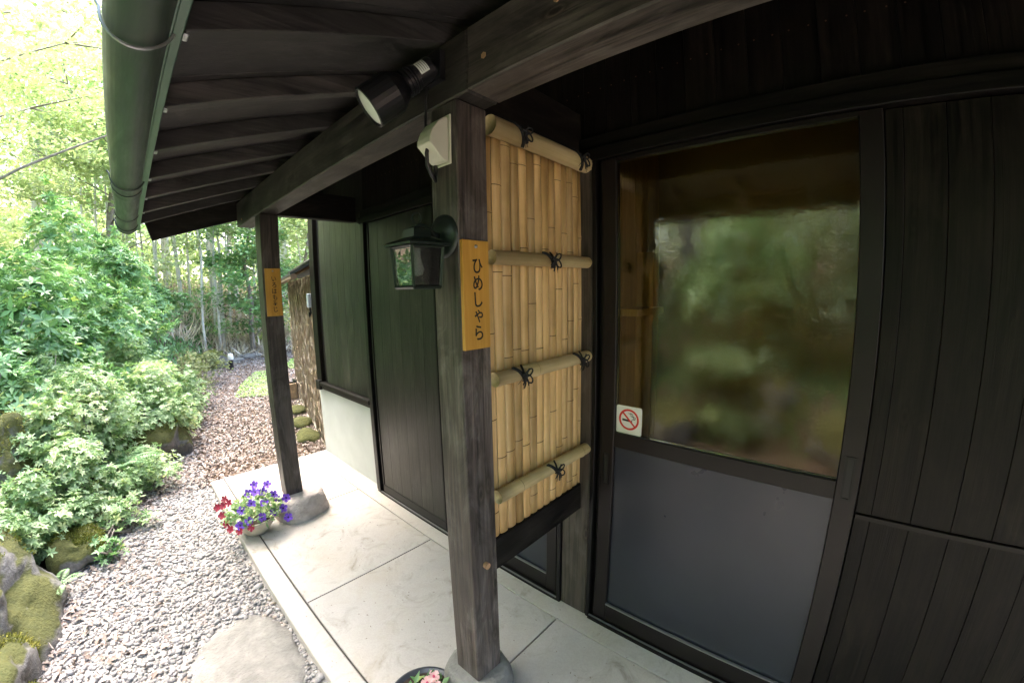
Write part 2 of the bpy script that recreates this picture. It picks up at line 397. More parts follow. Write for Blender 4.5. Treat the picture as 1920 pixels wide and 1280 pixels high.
# porch floor: concrete pieces with open joints over a dark bed
floor = bpy.data.objects.new('porch_floor', None); col.objects.link(floor); floor['kind'] = 'structure'
build('joint_bed', MB().box(.362, 1.34, -3.0, 3.52, -.3, -.009), JOINT, floor)
for y0, y1 in ((-3.0, -.05), (-.044, .838), (.844, 1.727), (1.733, 2.61), (2.616, 3.53)):
    build('paving_slab', MB().box(.4545, 1.178, y0, y1, -.10, 0), CONC, floor, bevel=.002)
build('paving_slab', MB().box(1.181, 1.336, -3.0, 3.53, -.10, .002), CONC, floor, bevel=.002)
build('kerb', MB().box(.352, .447, -3.0, 3.53, -.16, .0), CONC, floor, bevel=.004)

# ------------------------------------------------------------------ pebbles, litter
ICO_V = []; 
_p = (1+5**.5)/2
ICO_V = np.array([(-1,_p,0),(1,_p,0),(-1,-_p,0),(1,-_p,0),(0,-1,_p),(0,1,_p),(0,-1,-_p),(0,1,-_p),(_p,0,-1),(_p,0,1),(-_p,0,-1),(-_p,0,1)], float)/math.hypot(1,_p)
ICO_F = np.array([(0,11,5),(0,5,1),(0,1,7),(0,7,10),(0,10,11),(1,5,9),(5,11,4),(11,10,2),(10,7,6),(7,1,8),(3,9,4),(3,4,2),(3,2,6),(3,6,8),(3,8,9),(4,9,5),(2,4,11),(6,2,10),(8,6,7),(9,8,1)])
def pebbles(xs, ys, zs, size):
    n = len(xs); a = rng.uniform(0, 2*np.pi, n)
    s = size*np.exp(rng.normal(0, .28, n))
    V = ICO_V[None]*np.stack([s*rng.uniform(.8, 1.35, n), s*rng.uniform(.7, 1.0, n), s*rng.uniform(.42, .72, n)], 1)[:, None, :]
    V = V*(1+rng.uniform(-.16, .16, (n, 12, 1)))
    tl = rng.normal(0, .3, n); V[:, :, 2] += V[:, :, 0]*np.sin(tl)[:, None]
    c, s_ = np.cos(a)[:, None], np.sin(a)[:, None]
    x = V[:, :, 0]*c - V[:, :, 1]*s_; y = V[:, :, 0]*s_ + V[:, :, 1]*c
    V = np.stack([x, y, V[:, :, 2]], 2) + np.stack([xs, ys, zs], 1)[:, None, :]
    F = (ICO_F[None] + (np.arange(n)*12)[:, None, None]).reshape(-1, 3)
    return V.reshape(-1, 3), F, np.repeat(rng.uniform(0, 1, n), 20)
n = 21000
ys_ = rng.uniform(.3, 4.6, n); e_ = edge(ys_) - .05
xs_ = e_ + (.345 - e_)*rng.uniform(0, 1, n)
keep = rng.uniform(0, 1, n) < np.clip((4.9-ys_)/1.0, 0, 1)
xs_, ys_ = xs_[keep], ys_[keep]
zs_ = -.053 + rng.uniform(0, .010, len(xs_))
V, F, T = pebbles(xs_, ys_, zs_, .0100)
o = build_np('gravel', V, F, PEB, tint=T, smooth=True); tag(o, 'grey and white pebble gravel beside the concrete porch', 'gravel'); o['kind'] = 'stuff'
n = 8000
ys_ = rng.uniform(4.0, 12.5, n)**1.0; e_ = edge(ys_) - .1; w_ = np.where(ys_ < 3.6, .345, 1.5+.42*(ys_-3.6)); w_ = np.maximum(w_, .4)
xs_ = e_ + (w_ - e_)*rng.uniform(0, 1, n); zs_ = ground_h(xs_, ys_) + rng.uniform(0, .01, n)
V, F, T = pebbles(xs_, ys_, zs_, .016)
o = build_np('gravel', V, F, PEB, tint=T*.8, smooth=True); tag(o, 'scattered coarse grit on the far garden path', 'gravel'); o['kind'] = 'stuff'

def leaves_np(C, D, U, L, W, fold=.15):
    """diamond leaves: base C, direction D, up U (all (n,3)), length L, width W -> V, F (2 tris each)"""
    D = D/np.linalg.norm(D, axis=1, keepdims=True)
    S = np.cross(D, U); S /= (np.linalg.norm(S, axis=1, keepdims=True)+1e-9); Un = np.cross(S, D)
    L = np.asarray(L)[:, None] if np.ndim(L) else np.full((len(C), 1), L); W = np.asarray(W)[:, None] if np.ndim(W) else np.full((len(C), 1), W)
    m = C + D*L*.48
    V = np.stack([C, m + S*W*.5 + Un*W*fold, C + D*L - Un*L*.12, m - S*W*.5 + Un*W*fold], 1).reshape(-1, 3)
    b = np.arange(len(C))*4
    F = np.concatenate([np.stack([b, b+1, b+2], 1), np.stack([b, b+2, b+3], 1)], 1).reshape(-1, 3)
    return V, F
def rand_dirs(n):
    v = rng.normal(size=(n, 3)); return v/np.linalg.norm(v, axis=1, keepdims=True)

n = 22000
ys_ = 3.5 + rng.gamma(2.0, 2.2, n); ys_ = np.where(ys_ > 14, rng.uniform(4, 14, n), ys_)
e_ = edge(ys_) - .5; w_ = np.where(ys_ < 3.65, .335, 1.7+.42*(ys_-3.6))
xs_ = e_ + (w_ - e_)*rng.uniform(0, 1, n)
ok = ~((xs_ > .34) & (ys_ < 3.56))
xs_, ys_ = xs_[ok], ys_[ok]
extra = 1500; ye = rng.uniform(1.2, 4.2, extra); xe = edge(ye) + np.abs(rng.normal(0, .30, extra)); xe = np.minimum(xe, .33)
xs_ = np.concatenate([xs_, xe]); ys_ = np.concatenate([ys_, ye]); ye = 3.55+rng.uniform(0, 1, 3600)**1.3*1.9; xe = edge(ye)+(1.42+.3*(ye-3.6)-edge(ye))*rng.uniform(0, 1, 3600)
xs_ = np.concatenate([xs_, xe]); ys_ = np.concatenate([ys_, ye]); n = len(xs_)
C = np.stack([xs_, ys_, ground_h(xs_, ys_) + rng.uniform(.004, .03, n)], 1)
D = rand_dirs(n); D[:, 2] *= .25; U = rand_dirs(n)*.45 + np.array([0, 0, 1.])
V, F = leaves_np(C, D, U, rng.uniform(.025, .055, n), rng.uniform(.014, .03, n), .3)
o = build_np('fallen_leaves', V, F, LIT, tint=np.repeat(rng.uniform(0, 1, n), 2)); tag(o, 'brown fallen leaves littering the path', 'leaf litter'); o['kind'] = 'stuff'
n = 420; xs_ = .36+rng.uniform(0, 1, n)**1.3*.9; ys_ = rng.uniform(.3, 3.5, n); C = np.stack([xs_, ys_, np.full(n, .0025)], 1)
V, F = leaves_np(C, rand_dirs(n)*np.array([1, 1, .05]), np.tile([0, 0, 1.], (n, 1)), rng.uniform(.003, .013, n), rng.uniform(.0015, .005, n), .2)
o = build_np('floor_crumbs', V, F, LIT, tint=np.repeat(rng.uniform(0, .5, n), 2)); tag(o, 'tiny leaf crumbs and grit blown onto the concrete porch floor', 'debris'); o['kind'] = 'stuff'
# ground cover on the bank
n = 26000
ys_ = rng.uniform(-4, 15, n); d_ = rng.gamma(1.6, 1.1, n) + .12; xs_ = edge(ys_) - d_
C = np.stack([xs_, ys_, ground_h(xs_, ys_)], 1); D = rand_dirs(n)*.6 + np.array([0, 0, .8]); U = rand_dirs(n)
V, F = leaves_np(C, D, U, rng.uniform(.05, .14, n), rng.uniform(.02, .05, n), .1)
o = build_np('ground_cover', V, F, LF_MID, tint=np.repeat(rng.uniform(0, .75, n), 2)); tag(o, 'low mixed weeds and seedlings covering the bank', 'undergrowth'); o['kind'] = 'stuff'
# dry bare brush at the far wood edge
tw = MB()

# ------------------------------------------------------------------ house front wall
wall = thing('front_wall', 'dark stained board wall of the house behind the porch', 'wall', (1.30, 0, 0))
WX = 1.302
def planks(y0, y1, z0, z1, w, x0=WX, x1=WX+.018, mat=W_Z, name='wall_board', parent=wall):
    y = y0
    while y < y1-.01:
        ye = min(y+w, y1); dx = random.uniform(0, .0015)
        build(name, MB().box(x0+dx, x1+dx, y+.0004, ye-.0004, z0, z1), mat, parent, bevel=.0013); y = ye
planks(-3.0, 2.512, 1.955, 2.30, .095)
planks(-3.0, -.104, .786, 1.858, .0952)
planks(-3.0, -.104, .03, .7685, .0952)
build('backing', MB().box(1.335, 1.35, -3.0, -.104, 0, 2.34).box(1.335, 1.35, -.104, 3.50, 1.862, 2.34).box(1.335, 1.35, 2.44, 3.50, 0, 1.862), INK, wall)  # unseen dark board added behind the planks to block light leaks
build('header_rail', MB().box(1.270, 1.33, -3.0, 2.512, 1.862, 1.905), W_Y, wall, bevel=.002)
build('header_rail', MB().box(1.282, 1.33, -3.0, 2.512, 1.908, 1.952), W_Y, wall, bevel=.002)
lg = MB(); lg.add([(1.2965, -3, .7695), (1.325, -3, .7695), (1.325, -3, .7855), (1.2975, -3, .782), (1.2965, -.106, .7695), (1.325, -.106, .7695), (1.325, -.106, .7855), (1.2975, -.106, .782)],
       [(0,1,2,3),(7,6,5,4),(0,4,5,1),(1,5,6,2),(2,6,7,3),(3,7,4,0)])
build('ledge', lg, ALU, wall)
build('sill_board', MB().box(1.290, 1.333, -3.0, -.106, .002, .028), W_Y, wall)
build('wall_pillar', MB().box(1.272, 1.334, .757, .885, .004, 1.861), BASE, wall, bevel=.003)
# far window bay
build('frame_post', MB().box(1.262, 1.33, 2.434, 2.472, .003, 1.861), ALUB, wall, bevel=.002)
build('frame_post', MB().box(1.278, 1.33, 2.474, 2.512, .003, 1.861), G_Z, wall, bevel=.002)
yy = 2.515
for w in (.11, .10, .12, .115, .105, .118, .11):
    build('window_bay_board', MB().box(1.305, 1.325, yy+.0002, yy+w-.0002, .668, 2.32), G_Z, wall, bevel=.0007); yy += w
build('sill_rail', MB().box(1.272, 1.334, 2.515, 3.40, .632, .664), W_Y, wall, bevel=.003)
build('sill_rail', MB().box(1.290, 1.334, 2.515, 3.40, .602, .628), ALUB, wall, bevel=.003)
build('corner_post', MB().box(1.30, 1.37, 3.41, 3.515, .60, 2.34), W_Z, wall, bevel=.003)
build('rail_bracket', MB().box(1.27, 1.299, 3.40, 3.48, .595, .675), ALUB, wall, bevel=.003)
build('plaster_base', MB().box(1.312, 1.37, 2.515, 3.51, .001, .599), PLASTER, wall, bevel=.003)
build('side_wall', MB().box(1.372, 6.0, 3.46, 3.51, -.1, 3.2), W_X, wall)
# nail heads in pairs
nl = MB()
for k in range(66):
    yc = -3 + .095*k
    for dy in (.022, .073):
        nl.lathe([(.0001, -.0016), (.0022, -.0012), (.0026, 0)], (WX-.0002, yc+dy, 2.13), 6, (1, 0, 0))
build('nail_heads', nl, plain('rusty_nail', (.12, .055, .03), .5), wall)['kind'] = 'stuff'
cv = thing('meter_box', 'small white box fixed to the far corner of the wall', 'box', (1.30, 3.53, 1.30))
build('cover', MB().box(1.272, 1.345, 3.517, 3.555, 1.30, 1.42), plain('pale_blue_plastic', (.42, .48, .54), .4), cv, bevel=.006)
build('cable', MB().tube([(1.295, 3.538, 1.30), (1.30, 3.54, 1.25), (1.29, 3.545, 1.22), (1.285, 3.54, 1.26)], .009, 6), BLK, cv)

# vestibule behind the glass door
vest = bpy.data.objects.new('vestibule', None); col.objects.link(vest); vest['kind'] = 'structure'
for k in range(4):
    build('side_board', MB().box(1.336+.13*k, 1.336+.13*k+.128, .735, .755, 0, 2.3), INT, vest, bevel=.002)
build('back_wall', MB().box(1.86, 1.88, -1.3, .75, 0, 2.3), INB, vest)
build('shelf', MB().box(1.36, 1.62, .62, .734, 1.30, 1.325).box(1.60, 1.64, .66, .733, .0, 1.55), INT, vest)
build('ceiling_board', MB().box(1.336, 1.88, -1.3, .75, 2.30, 2.32), INB, vest)
build('near_wall', MB().box(1.351, 1.86, -1.32, -1.3, 0, 2.3), INB, vest)
build('vestibule_floor', MB().box(1.337, 1.88, -1.3, .754, -.05, .02), INB, vest)
vf = bpy.data.objects.new('far_vestibule', None); col.objects.link(vf); vf['kind'] = 'structure'
build('back_wall', MB().box(1.86, 1.88, .76, 2.6, 0, 2.3).box(1.351, 1.86, 2.60, 2.62, 0, 2.3).box(1.336, 1.88, .76, 2.6, 2.30, 2.32).box(1.337, 1.88, .89, 2.6, -.05, .02), INB, vf)

# sliding doors
def door(y0, y1, label, name='sliding_door', near_handle=True, mirror=False):
    t = thing(name, label, 'door', (1.30, (y0+y1)/2, .012))
    s = .056; a, b = 1.286, 1.318
    build('stile', MB().box(a, b, y0, y0+s, .014, 1.859), ALU, t, bevel=.002)
    build('stile', MB().box(a, b, y1-s, y1, .014, 1.859), ALU, t, bevel=.002)
    build('top_rail', MB().box(a+.001, b-.001, y0+s, y1-s, 1.846, 1.859), ALU, t)
    build('middle_rail', MB().box(a+.001, b-.001, y0+s, y1-s, .816, .872), ALU, t, bevel=.002)
    build('bottom_rail', MB().box(a+.001, b-.001, y0+s, y1-s, .014, .098), ALU, t, bevel=.002)
    build('glazing_bead', MB().box(a-.002, a+.008, y0+s, y1-s, .0985, .1045), SILV, t)
    build('glass_pane', MB().box(1.301, 1.305, y0+s+.001, y1-s-.001, .8725, 1.8455), GLASS, t)
    build('lower_panel', MB().box(1.300, 1.306, y0+s+.001, y1-s-.001, .099, .8155), PANEL, t)
    for (yc, zc) in ((y0+s/2, .885), (y1-s/2, .72)):
        h = MB(); h.box(a-.0022, a+.001, yc-.014, yc-.008, zc-.065, zc+.065).box(a-.0022, a+.001, yc+.008, yc+.014, zc-.065, zc+.065)
        h.box(a-.0022, a+.001, yc-.008, yc+.008, zc+.058, zc+.065).box(a-.0022, a+.001, yc-.008, yc+.008, zc-.065, zc-.058)
        ho = build('recessed_pull', h, ALUB, t); build('finger_slot', MB().box(a-.0008, a+.001, yc-.0078, yc+.0078, zc-.0578, zc+.0578), INK, ho)
    return t
d1 = door(-.100, .722, 'sliding door with rippled glass above a blue-grey panel, right of the bamboo')
jb = thing('door_frame', 'black aluminium frame and sill track around the glass sliding door', 'door frame', (1.30, .3, 0))
build('jamb', MB().box(1.270, 1.284, .738, .754, .003, 1.860).box(1.2845, 1.334, .742, .754, .003, 1.860), ALUB, jb, bevel=.001)
build('jamb', MB().box(1.296, 1.334, .724, .736, .003, 1.860), ALUB, jb)
build('sill_track', MB().box(1.262, 1.334, -.11, .7375, .003, .0125), ALUB, jb)
build('sill_track', MB().box(1.272, 1.277, -.11, .7375, .0126, .018), SILV, jb)
d2 = door(.925, 1.70, 'second sliding door seen low beneath the bamboo panel', name='sliding_door')
jb2 = thing('door_frame', 'black frame and track of the far doors beyond the near post', 'door frame', (1.30, 1.7, 0))
build('jamb', MB().box(1.262, 1.334, .887, .905, .003, 1.860), ALUB, jb2, bevel=.001)
build('jamb', MB().box(1.290, 1.334, .9055, .924, .003, 1.860), ALU, jb2)
build('sill_track', MB().box(1.262, 1.334, .906, 2.433, .003, .0125), ALUB, jb2)
build('sill_track', MB().box(1.266, 1.272, .906, 2.433, .0126, .0185), SILV, jb2)
d3 = thing('boarded_door', 'dark vertical boarded door between the near post and the window bay', 'door', (1.28, 2.07, .013))
yy = 1.715
for k in range(6):
    build('door_board', MB().box(1.281, 1.296, yy+.0002, yy+.1135-.0002, .075, 1.855), G_Z, d3, bevel=.0006); yy += .1135
build('bottom_rail', MB().box(1.276, 1.298, 1.705, 2.41, .019, .0745), ALUB, d3, bevel=.002)
build('stile', MB().box(1.276, 1.298, 2.3965, 2.412, .0748, 1.8555), ALUB, d3, bevel=.001)
build('stile', MB().box(1.276, 1.298, 1.703, 1.7145, .0748, 1.8555), ALUB, d3, bevel=.001)

# no-smoking sticker, inside face left corner of the pane
st = thing('no_smoking_sticker', 'white square no smoking sticker at the lower left of the glass', 'sticker', (1.2995, .615, .925))
def disc(mb, c, pts, x):   # polygon in the y-z plane facing -x
    n0 = [(x, c[0]+p[0], c[1]+p[1]) for p in pts]; n1 = [(x+.0005, a[1], a[2]) for a in n0]
    k = len(pts); mb.add(n0+n1, [tuple(range(k))] + [(i, i+k, (i+1) % k+k, (i+1) % k) for i in range(k)]); return mb
def rrect(hw, hh, r, n=4):
    P = []
    for cx, cy, a0 in ((hw-r, hh-r, 0), (-hw+r, hh-r, 90), (-hw+r, -hh+r, 180), (hw-r, -hh+r, 270)):
        for k in range(n+1): a = R(a0+90*k/n); P.append((cx+r*math.cos(a), cy+r*math.sin(a)))
    return P
sc0 = (.6135, .926)
build('backing_film', disc(MB(), sc0, rrect(.0505, .0525, .007), 1.2996), PAPER, st)
sgc = (sc0[0], sc0[1]+.003)
def strip(mb, P, w, x):    # flat ribbon along P (y,z)
    for a, b in zip(P[:-1], P[1:]):
        dx, dy = b[0]-a[0], b[1]-a[1]; l = math.hypot(dx, dy); nx_, ny_ = -dy/l*w/2, dx/l*w/2
        mb.add([(x, a[0]+nx_, a[1]+ny_), (x, b[0]+nx_, b[1]+ny_), (x, b[0]-nx_, b[1]-ny_), (x, a[0]-nx_, a[1]-ny_)], [(0, 1, 2, 3)])
    return mb
ring = [(sgc[0]+.036*math.cos(2*math.pi*k/36), sgc[1]+.036*math.sin(2*math.pi*k/36)) for k in range(37)]
build('cigarette', strip(strip(MB(), [(sgc[0]+.026, sgc[1]-.003), (sgc[0]-.006, sgc[1]-.005)], .0075, 1.2991), [(sgc[0]-.009, sgc[1]-.005), (sgc[0]-.013, sgc[1]-.0055)], .0075, 1.2991), INK, st)
smk = MB()
for off in (0, .007):
    strip(smk, [(sgc[0]-.012-off, sgc[1]+.002), (sgc[0]-.020-off*.6, sgc[1]+.004), (sgc[0]-.018-off, sgc[1]+.011), (sgc[0]-.008-off, sgc[1]+.014), (sgc[0]-.008-off, sgc[1]+.021), (sgc[0]+.002-off, sgc[1]+.024+off*.3)], .0022, 1.2991)
build('smoke', smk, INK, st)
build('red_ring', strip(MB(), ring, .0075, 1.2988), RED, st)
build('red_bar', strip(MB(), [(sgc[0]+.025, sgc[1]+.025), (sgc[0]-.025, sgc[1]-.025)], .0065, 1.2986), RED, st)

# ------------------------------------------------------------------ posts, beams
def boulder(name, c, size, mat, seed, rough=.35, flat_top=None, sub=4, parent=None, square=0.0):
    bm = bmesh.new(); bmesh.ops.create_icosphere(bm, subdivisions=sub, radius=1)
    for v in bm.verts:
        p = v.co.copy()
        if square:
            q = Vector([math.copysign(abs(a)**(1-square), a) for a in p]); p = q
        d = noise.noise(p*1.1+Vector((seed*7.1, seed*3.3, seed)))*rough + noise.noise(p*3+Vector((seed, seed*5.7, 1)))*rough*.35 + noise.noise(p*8+Vector((seed, 2, seed)))*rough*.16 + noise.noise(p*19+Vector((seed, 2, seed)))*rough*.06
        p = p*(1+d)
        p = Vector((p.x*size[0], p.y*size[1], p.z*size[2]))
        if flat_top is not None: p.z = min(p.z, flat_top + .03*(p.z-flat_top))
        v.co = p
    me = bpy.data.meshes.new(name); bm.to_mesh(me); bm.free()
    me.polygons.foreach_set('use_smooth', [True]*len(me.polygons)); me.materials.append(mat)
    o = bpy.data.objects.new(name, me); col.objects.link(o); o.location = c
    return o
PX0, PX1 = .670, .777
for nm, y0, z0, lab in (('porch_post', .786, .128, 'thick square wooden post nearest the camera, left of the bamboo panel'),
                        ('porch_post', 2.583, .135, 'far square wooden post on the pinkish stone')):
    p = thing(nm, lab, 'post', (.7235, y0+.0535, z0))
    build('shaft', MB().box(PX0, PX1, y0, y0+.107, z0, 1.894), P_Z, p, bevel=.003)
o = boulder('base_stone', (.724, .846, .02), (.108, .112, .17), STEP, 3, .12, .112, 4, square=.25); tag(o, 'rounded concrete-coloured stone under the near post', 'stone')
o = boulder('base_stone', (.752, 2.63, .01), (.17, .185, .18), PSTONE, 5, .16, .128, 4, square=.28); tag(o, 'pinkish grey stone under the far post', 'stone')
pgb = tag(build('wooden_peg', MB().tube([(.724, .787, .578), (.724, .772, .578)], .010, 8), PLUG, origin=(.724, .787, .578)), 'small pale peg sticking out low on the near post', 'peg')
eb = thing('eave_beam', 'long heavy wooden beam running over both porch posts', 'beam', (.7235, .9, 1.897))
build('far_section', MB().box(PX0-.002, PX1+.002, .742, 3.17, 1.897, 2.062), P_Y, eb, bevel=.004)
build('near_section', MB().box(PX0-.003, PX1+.003, -3.2, .740, 1.898, 2.062), P_Y, eb, bevel=.004)
for yy, zz in ((.68, 1.962), (.465, 2.00)):
    build('wood_plug', MB().tube([(.668, yy, zz), (.6655, yy, zz)], .0085, 6), PLUG, eb)
build('wood_plug', MB().tube([(.669, 3.02, 1.93), (.6655, 3.02, 1.93)], .007, 6), PLUG, eb)
tb = tag(build('tie_beam', MB().box(.7775, 1.2995, .812, .872, 1.886, 2.055), W_X, bevel=.003), 'dark cross beam directly above the bamboo panel', 'beam')
tb = tag(build('tie_beam', MB().box(.7775, 1.2995, 2.60, 2.66, 1.893, 2.06), W_X, bevel=.003), 'dark cross beam from the far post to the wall', 'beam')

# ------------------------------------------------------------------ roof
SL = .33
def rz(x): return 2.063 + SL*(x-.67)
roof = thing('eave_roof', 'dark underside of the sloping porch roof with rafters', 'roof', (.7, 0, 2.06))
def slope_box(x0, x1, y0, y1, b0, b1):
    V = [(x, y, rz(x)+b) for b in (b0, b1) for y in (y0, y1) for x in (x0, x1)]
    return MB().add(V, [(0,2,3,1),(4,5,7,6),(0,1,5,4),(2,6,7,3),(0,4,6,2),(1,3,7,5)])
ry = [.83+.362*k for k in range(-10, 7)]
for y in ry:
    build('rafter', slope_box(.088, 1.90, y, y+.045, 0, .058), SH, roof, bevel=.002)
y = -3.0; k = 0
while y < 3.15:
    build('sheathing_board', slope_box(.068, 1.95, y+.001, min(y+.181, 3.17)-.001, .0585+.0006*(k % 2), .072), SH, roof, bevel=.0015); y += .181; k += 1
build('roofing', slope_box(.05, 2.2, -3.05, 3.20, .0735, .10), ALUB, roof)
bb = MB(); y0, y1 = 3.172, 3.20
prof = [(.112, 1.905), (.150, 1.79), (1.50, 1.79+.30*1.35), (1.50, rz(1.5)+.072), (.10, rz(.10)+.072)]
bb.add([(x, y0, z) for x, z in prof]+[(x, y1, z) for x, z in prof], [tuple(range(5)), (9, 8, 7, 6, 5)] + [(i, i+5, (i+1) % 5+5, (i+1) % 5) for i in range(5)])
build('barge_board', bb, W_X, roof, bevel=.002)
fz = rz(.07)
build('fascia', MB().box(.0665, .0845, -3.05, 3.17, fz-.012, fz+.07), FAS, roof, bevel=.002)
build('drip_edge', MB().box(.052, .0660, -3.05, 3.18, fz-.018, fz-.010), FAS, roof)
for y in ry[1:]:
    build('clip', MB().box(.0855, .097, y+.010, y+.035, fz+.004, fz+.022), SILV, roof, bevel=.002)
# wiring / close upper room side
gut = thing('rain_gutter', 'dark green half-round gutter hanging along the eave edge', 'gutter', (.018, 0, 1.87))
GC = (.016, 1.873); GR = .054
def half(mb, y0, y1, r0, r1, n=16):
    A = [math.pi + math.pi*k/n for k in range(n+1)]
    V = [(GC[0]+r*math.cos(a), y, GC[1]+r*math.sin(a)) for y in (y0, y1) for r in (r0, r1) for a in A]
    m = n+1; F = []
    for k in range(n): F += [(m+k, m+k+1, 3*m+k+1, 3*m+k), (k+1, k, 2*m+k, 2*m+k+1), (k, k+1, m+k+1, m+k), (2*m+k+1, 2*m+k, 3*m+k, 3*m+k+1)]
    F += [(0, m, 3*m, 2*m), (n, 2*m+n, 3*m+n, m+n)]
    return mb.add(V, F)
tr_ = build('trough', half(MB(), -3.0, 3.08, .051, GR), GUT, gut, smooth=False)
tr_.data.polygons.foreach_set('use_smooth', [True]*len(tr_.data.polygons))
build('joint_sleeve', half(MB(), 2.02, 2.10, GR+.0005, GR+.003), GUT, gut)
build('joint_sleeve', half(MB(), 2.62, 2.66, GR+.0005, GR+.003), GUT, gut)
cp = MB(); A = [math.pi + math.pi*k/16 for k in range(17)]
cp.add([(GC[0]+(GR+.002)*math.cos(a), y, GC[1]+(GR+.002)*math.sin(a)) for y in (3.081, 3.10) for a in A], [tuple(range(17)), tuple(range(33, 16, -1))] + [(i, i+17, i+18, i+1) for i in range(16)])
build('end_cap', cp, GUT, gut)
for yb in (.82, 1.9, -.3, 2.95):
    P = [(GC[0]-GR-.012, yb, GC[1]+.012)] + [(GC[0]+(GR+.004)*math.cos(a), yb, GC[1]+(GR+.004)*math.sin(a)) for a in A] + [(.070, yb+.01, fz+.01)]
    build('hanger', MB().tube(P, .003, 6), SILV if yb < 1 else GUT, gut)

# ------------------------------------------------------------------ bamboo sleeve panel
bp_ = thing('bamboo_panel', 'yellow split-bamboo screen with four bamboo poles between post and door', 'screen', (1.04, .82, .52))
x = .779; ws = [.036, .038, .040, .037, .038, .036, .037, .035, .038, .036, .034, .037, .035, .036]
sc_w = (1.2985-.779)/sum(ws)
for k, w in enumerate(ws):
    w *= sc_w; xa, xb = x, x+w; x = xb; cx = (xa+xb)/2; hw = w/2-.0004; dep = hw*.40
    nodes = []; z = .60 + random.uniform(.0, .30)
    while z < 1.85:
        nodes.append(z); z += random.uniform(.24, .40)
    zs = [(.632, 0, 0)]
    for zn in nodes:
        if zn > .65: zs += [(zn-.010, 0, 0), (zn-.0022, .0018, 1), (zn+.0005, .0006, 1), (zn+.0035, .0020, 0), (zn+.012, 0, 0)]
    zs.append((1.872, 0, 0)); na = 8; mb = MB(); V = []; F = []; M_ = []
    for (z, rr, mi) in zs:
        wob = .0008*math.sin(z*7+k)
        for a in range(na+1):
            an = math.pi*a/na
            V.append((cx - (hw+min(rr,.0003))*math.cos(an) + wob, .811 - (dep+rr)*math.sin(an) - .0015*(k % 2), z))
    m = na+1
    for i_ in range(len(zs)-1):
        dark = zs[i_][2] == 1 and zs[i_+1][2] == 1
        for a in range(na): mb_f = (i_*m+a, i_*m+a+1, (i_+1)*m+a+1, (i_+1)*m+a); F.append(mb_f); M_.append(1 if dark else 0)
    F.append(tuple(range(m-1, -1, -1))); M_.append(0); F.append(tuple((len(zs)-1)*m+a for a in range(m))); M_.append(0)
    mb.v = V; mb.f = F; mb.m = M_
    build('bamboo_slat', mb, [BAM, BNODE], bp_, smooth=True)
build('backing_board', MB().box(.779, 1.2985,   .8115, .832, .632, 1.884), W_X, bp_)
build('bottom_rail', MB().box(.7775, 1.2995, .796, .852, .518, .631), W_X, bp_, bevel=.003)
def pole(zc0, zc1, r, nodes, x1=1.298):
    x0 = .7785; yc = .778; zs = lambda x: zc0 + (zc1-zc0)*(x-x0)/(x1-x0)
    xs = [(x0, r, 0)]
    for xn in nodes: xs += [(xn-.009, r, 0), (xn-.002, r+.002, 1), (xn+.001, r+.0006, 1), (xn+.004, r+.0018, 0), (xn+.012, r, 0)]
    xs += [(x1-.016, r, 0), (x1-.010, r*.97, 0), (x1-.004, r*.85, 0), (x1, r*.6, 0)]
    n = 16; mb = MB(); V = []; F = []; M_ = []
    for (xx, rr, mi) in xs:
        for k in range(n):
            a = 2*math.pi*k/n; V.append((xx, yc + rr*math.cos(a), zs(xx) + rr*math.sin(a)))
    for i_ in range(len(xs)-1):
        for k in range(n): F.append((i_*n+k, i_*n+(k+1) % n, (i_+1)*n+(k+1) % n, (i_+1)*n+k)); M_.append(1 if xs[i_][2] and xs[i_+1][2] else 0)
    F.append(tuple(range(n))); F.append(tuple((len(xs)-1)*n+k for k in range(n-1, -1, -1))); M_ += [0, 0]
    mb.v, mb.f, mb.m = V, F, M_
    return build('bamboo_pole', mb, [ROD, BNODE], bp_, smooth=True), zs, r
def knot(po, zs, r, xk, s=1.0):
    yc = .778; zc = zs(xk); mb = MB(); T = .0032
    for off in (-.006, .001):                         # diagonal wrap
        mb.tube([(xk-.026+off+.052*k/12, yc-(r+.003)*math.sin(math.pi*(.08+.84*k/12)), zc+(r+.003)*math.cos(math.pi*(.08+.84*k/12))) for k in range(13)], T, 6)
    mb.tube([(xk+.012, yc-.004, zc+r+.004), (xk+.004, yc-r*.9, zc+r*.7), (xk, yc-r-.006, zc)], T, 6)
    yf = yc-r-.007
    mb.tube([(xk-.008, yf, zc+.006), (xk+.001, yf-.005, zc), (xk+.008, yf, zc-.007)], T*2.0, 7)
    def loop(ang, l, w):
        P = []; 
        for k in range(13):
            t = 2*math.pi*k/12; u = l*(1-math.cos(t))/2; v = w*math.sin(t)
            P.append((xk+u*math.cos(ang)-v*math.sin(ang), yf-.004-.006*math.sin(t/2), zc+u*math.sin(ang)+v*math.cos(ang)))
        mb.tube(P, T*.8, 6)
    loop(R(random.uniform(15, 40)), .030*s, .009); loop(R(random.uniform(-50, -25)), .034*s, .010)
    for ang, l in ((-70, .034), (-95, .038), (-130, .030), (60, .024)):
        a = R(ang+random.uniform(-12, 12)); P = [(xk+l*s*t*math.cos(a)+.003*math.sin(t*3), yf-.003-.004*math.sin(t*2), zc+l*s*t*math.sin(a)) for t in (0, .33, .66, 1)]
        mb.tube(P, [T*.9, T*.85, T*.8, T*.55], 6)
    for j in range(5):
        a = R(-100+random.uniform(-50, 50)); l = random.uniform(.03, .045)*s
        mb.tube([(xk, yf, zc), (xk+l*.6*math.cos(a), yf-.004, zc+l*.6*math.sin(a)), (xk+l*math.cos(a), yf-.001, zc+l*math.sin(a)-.003)], .0009, 4)
    build('rope_knot', mb, ROPE, po, smooth=True)
po, zs_, r = pole(1.852, 1.849, .0285, [1.245]); knot(po, zs_, r, .885); knot(po, zs_, r, 1.197)
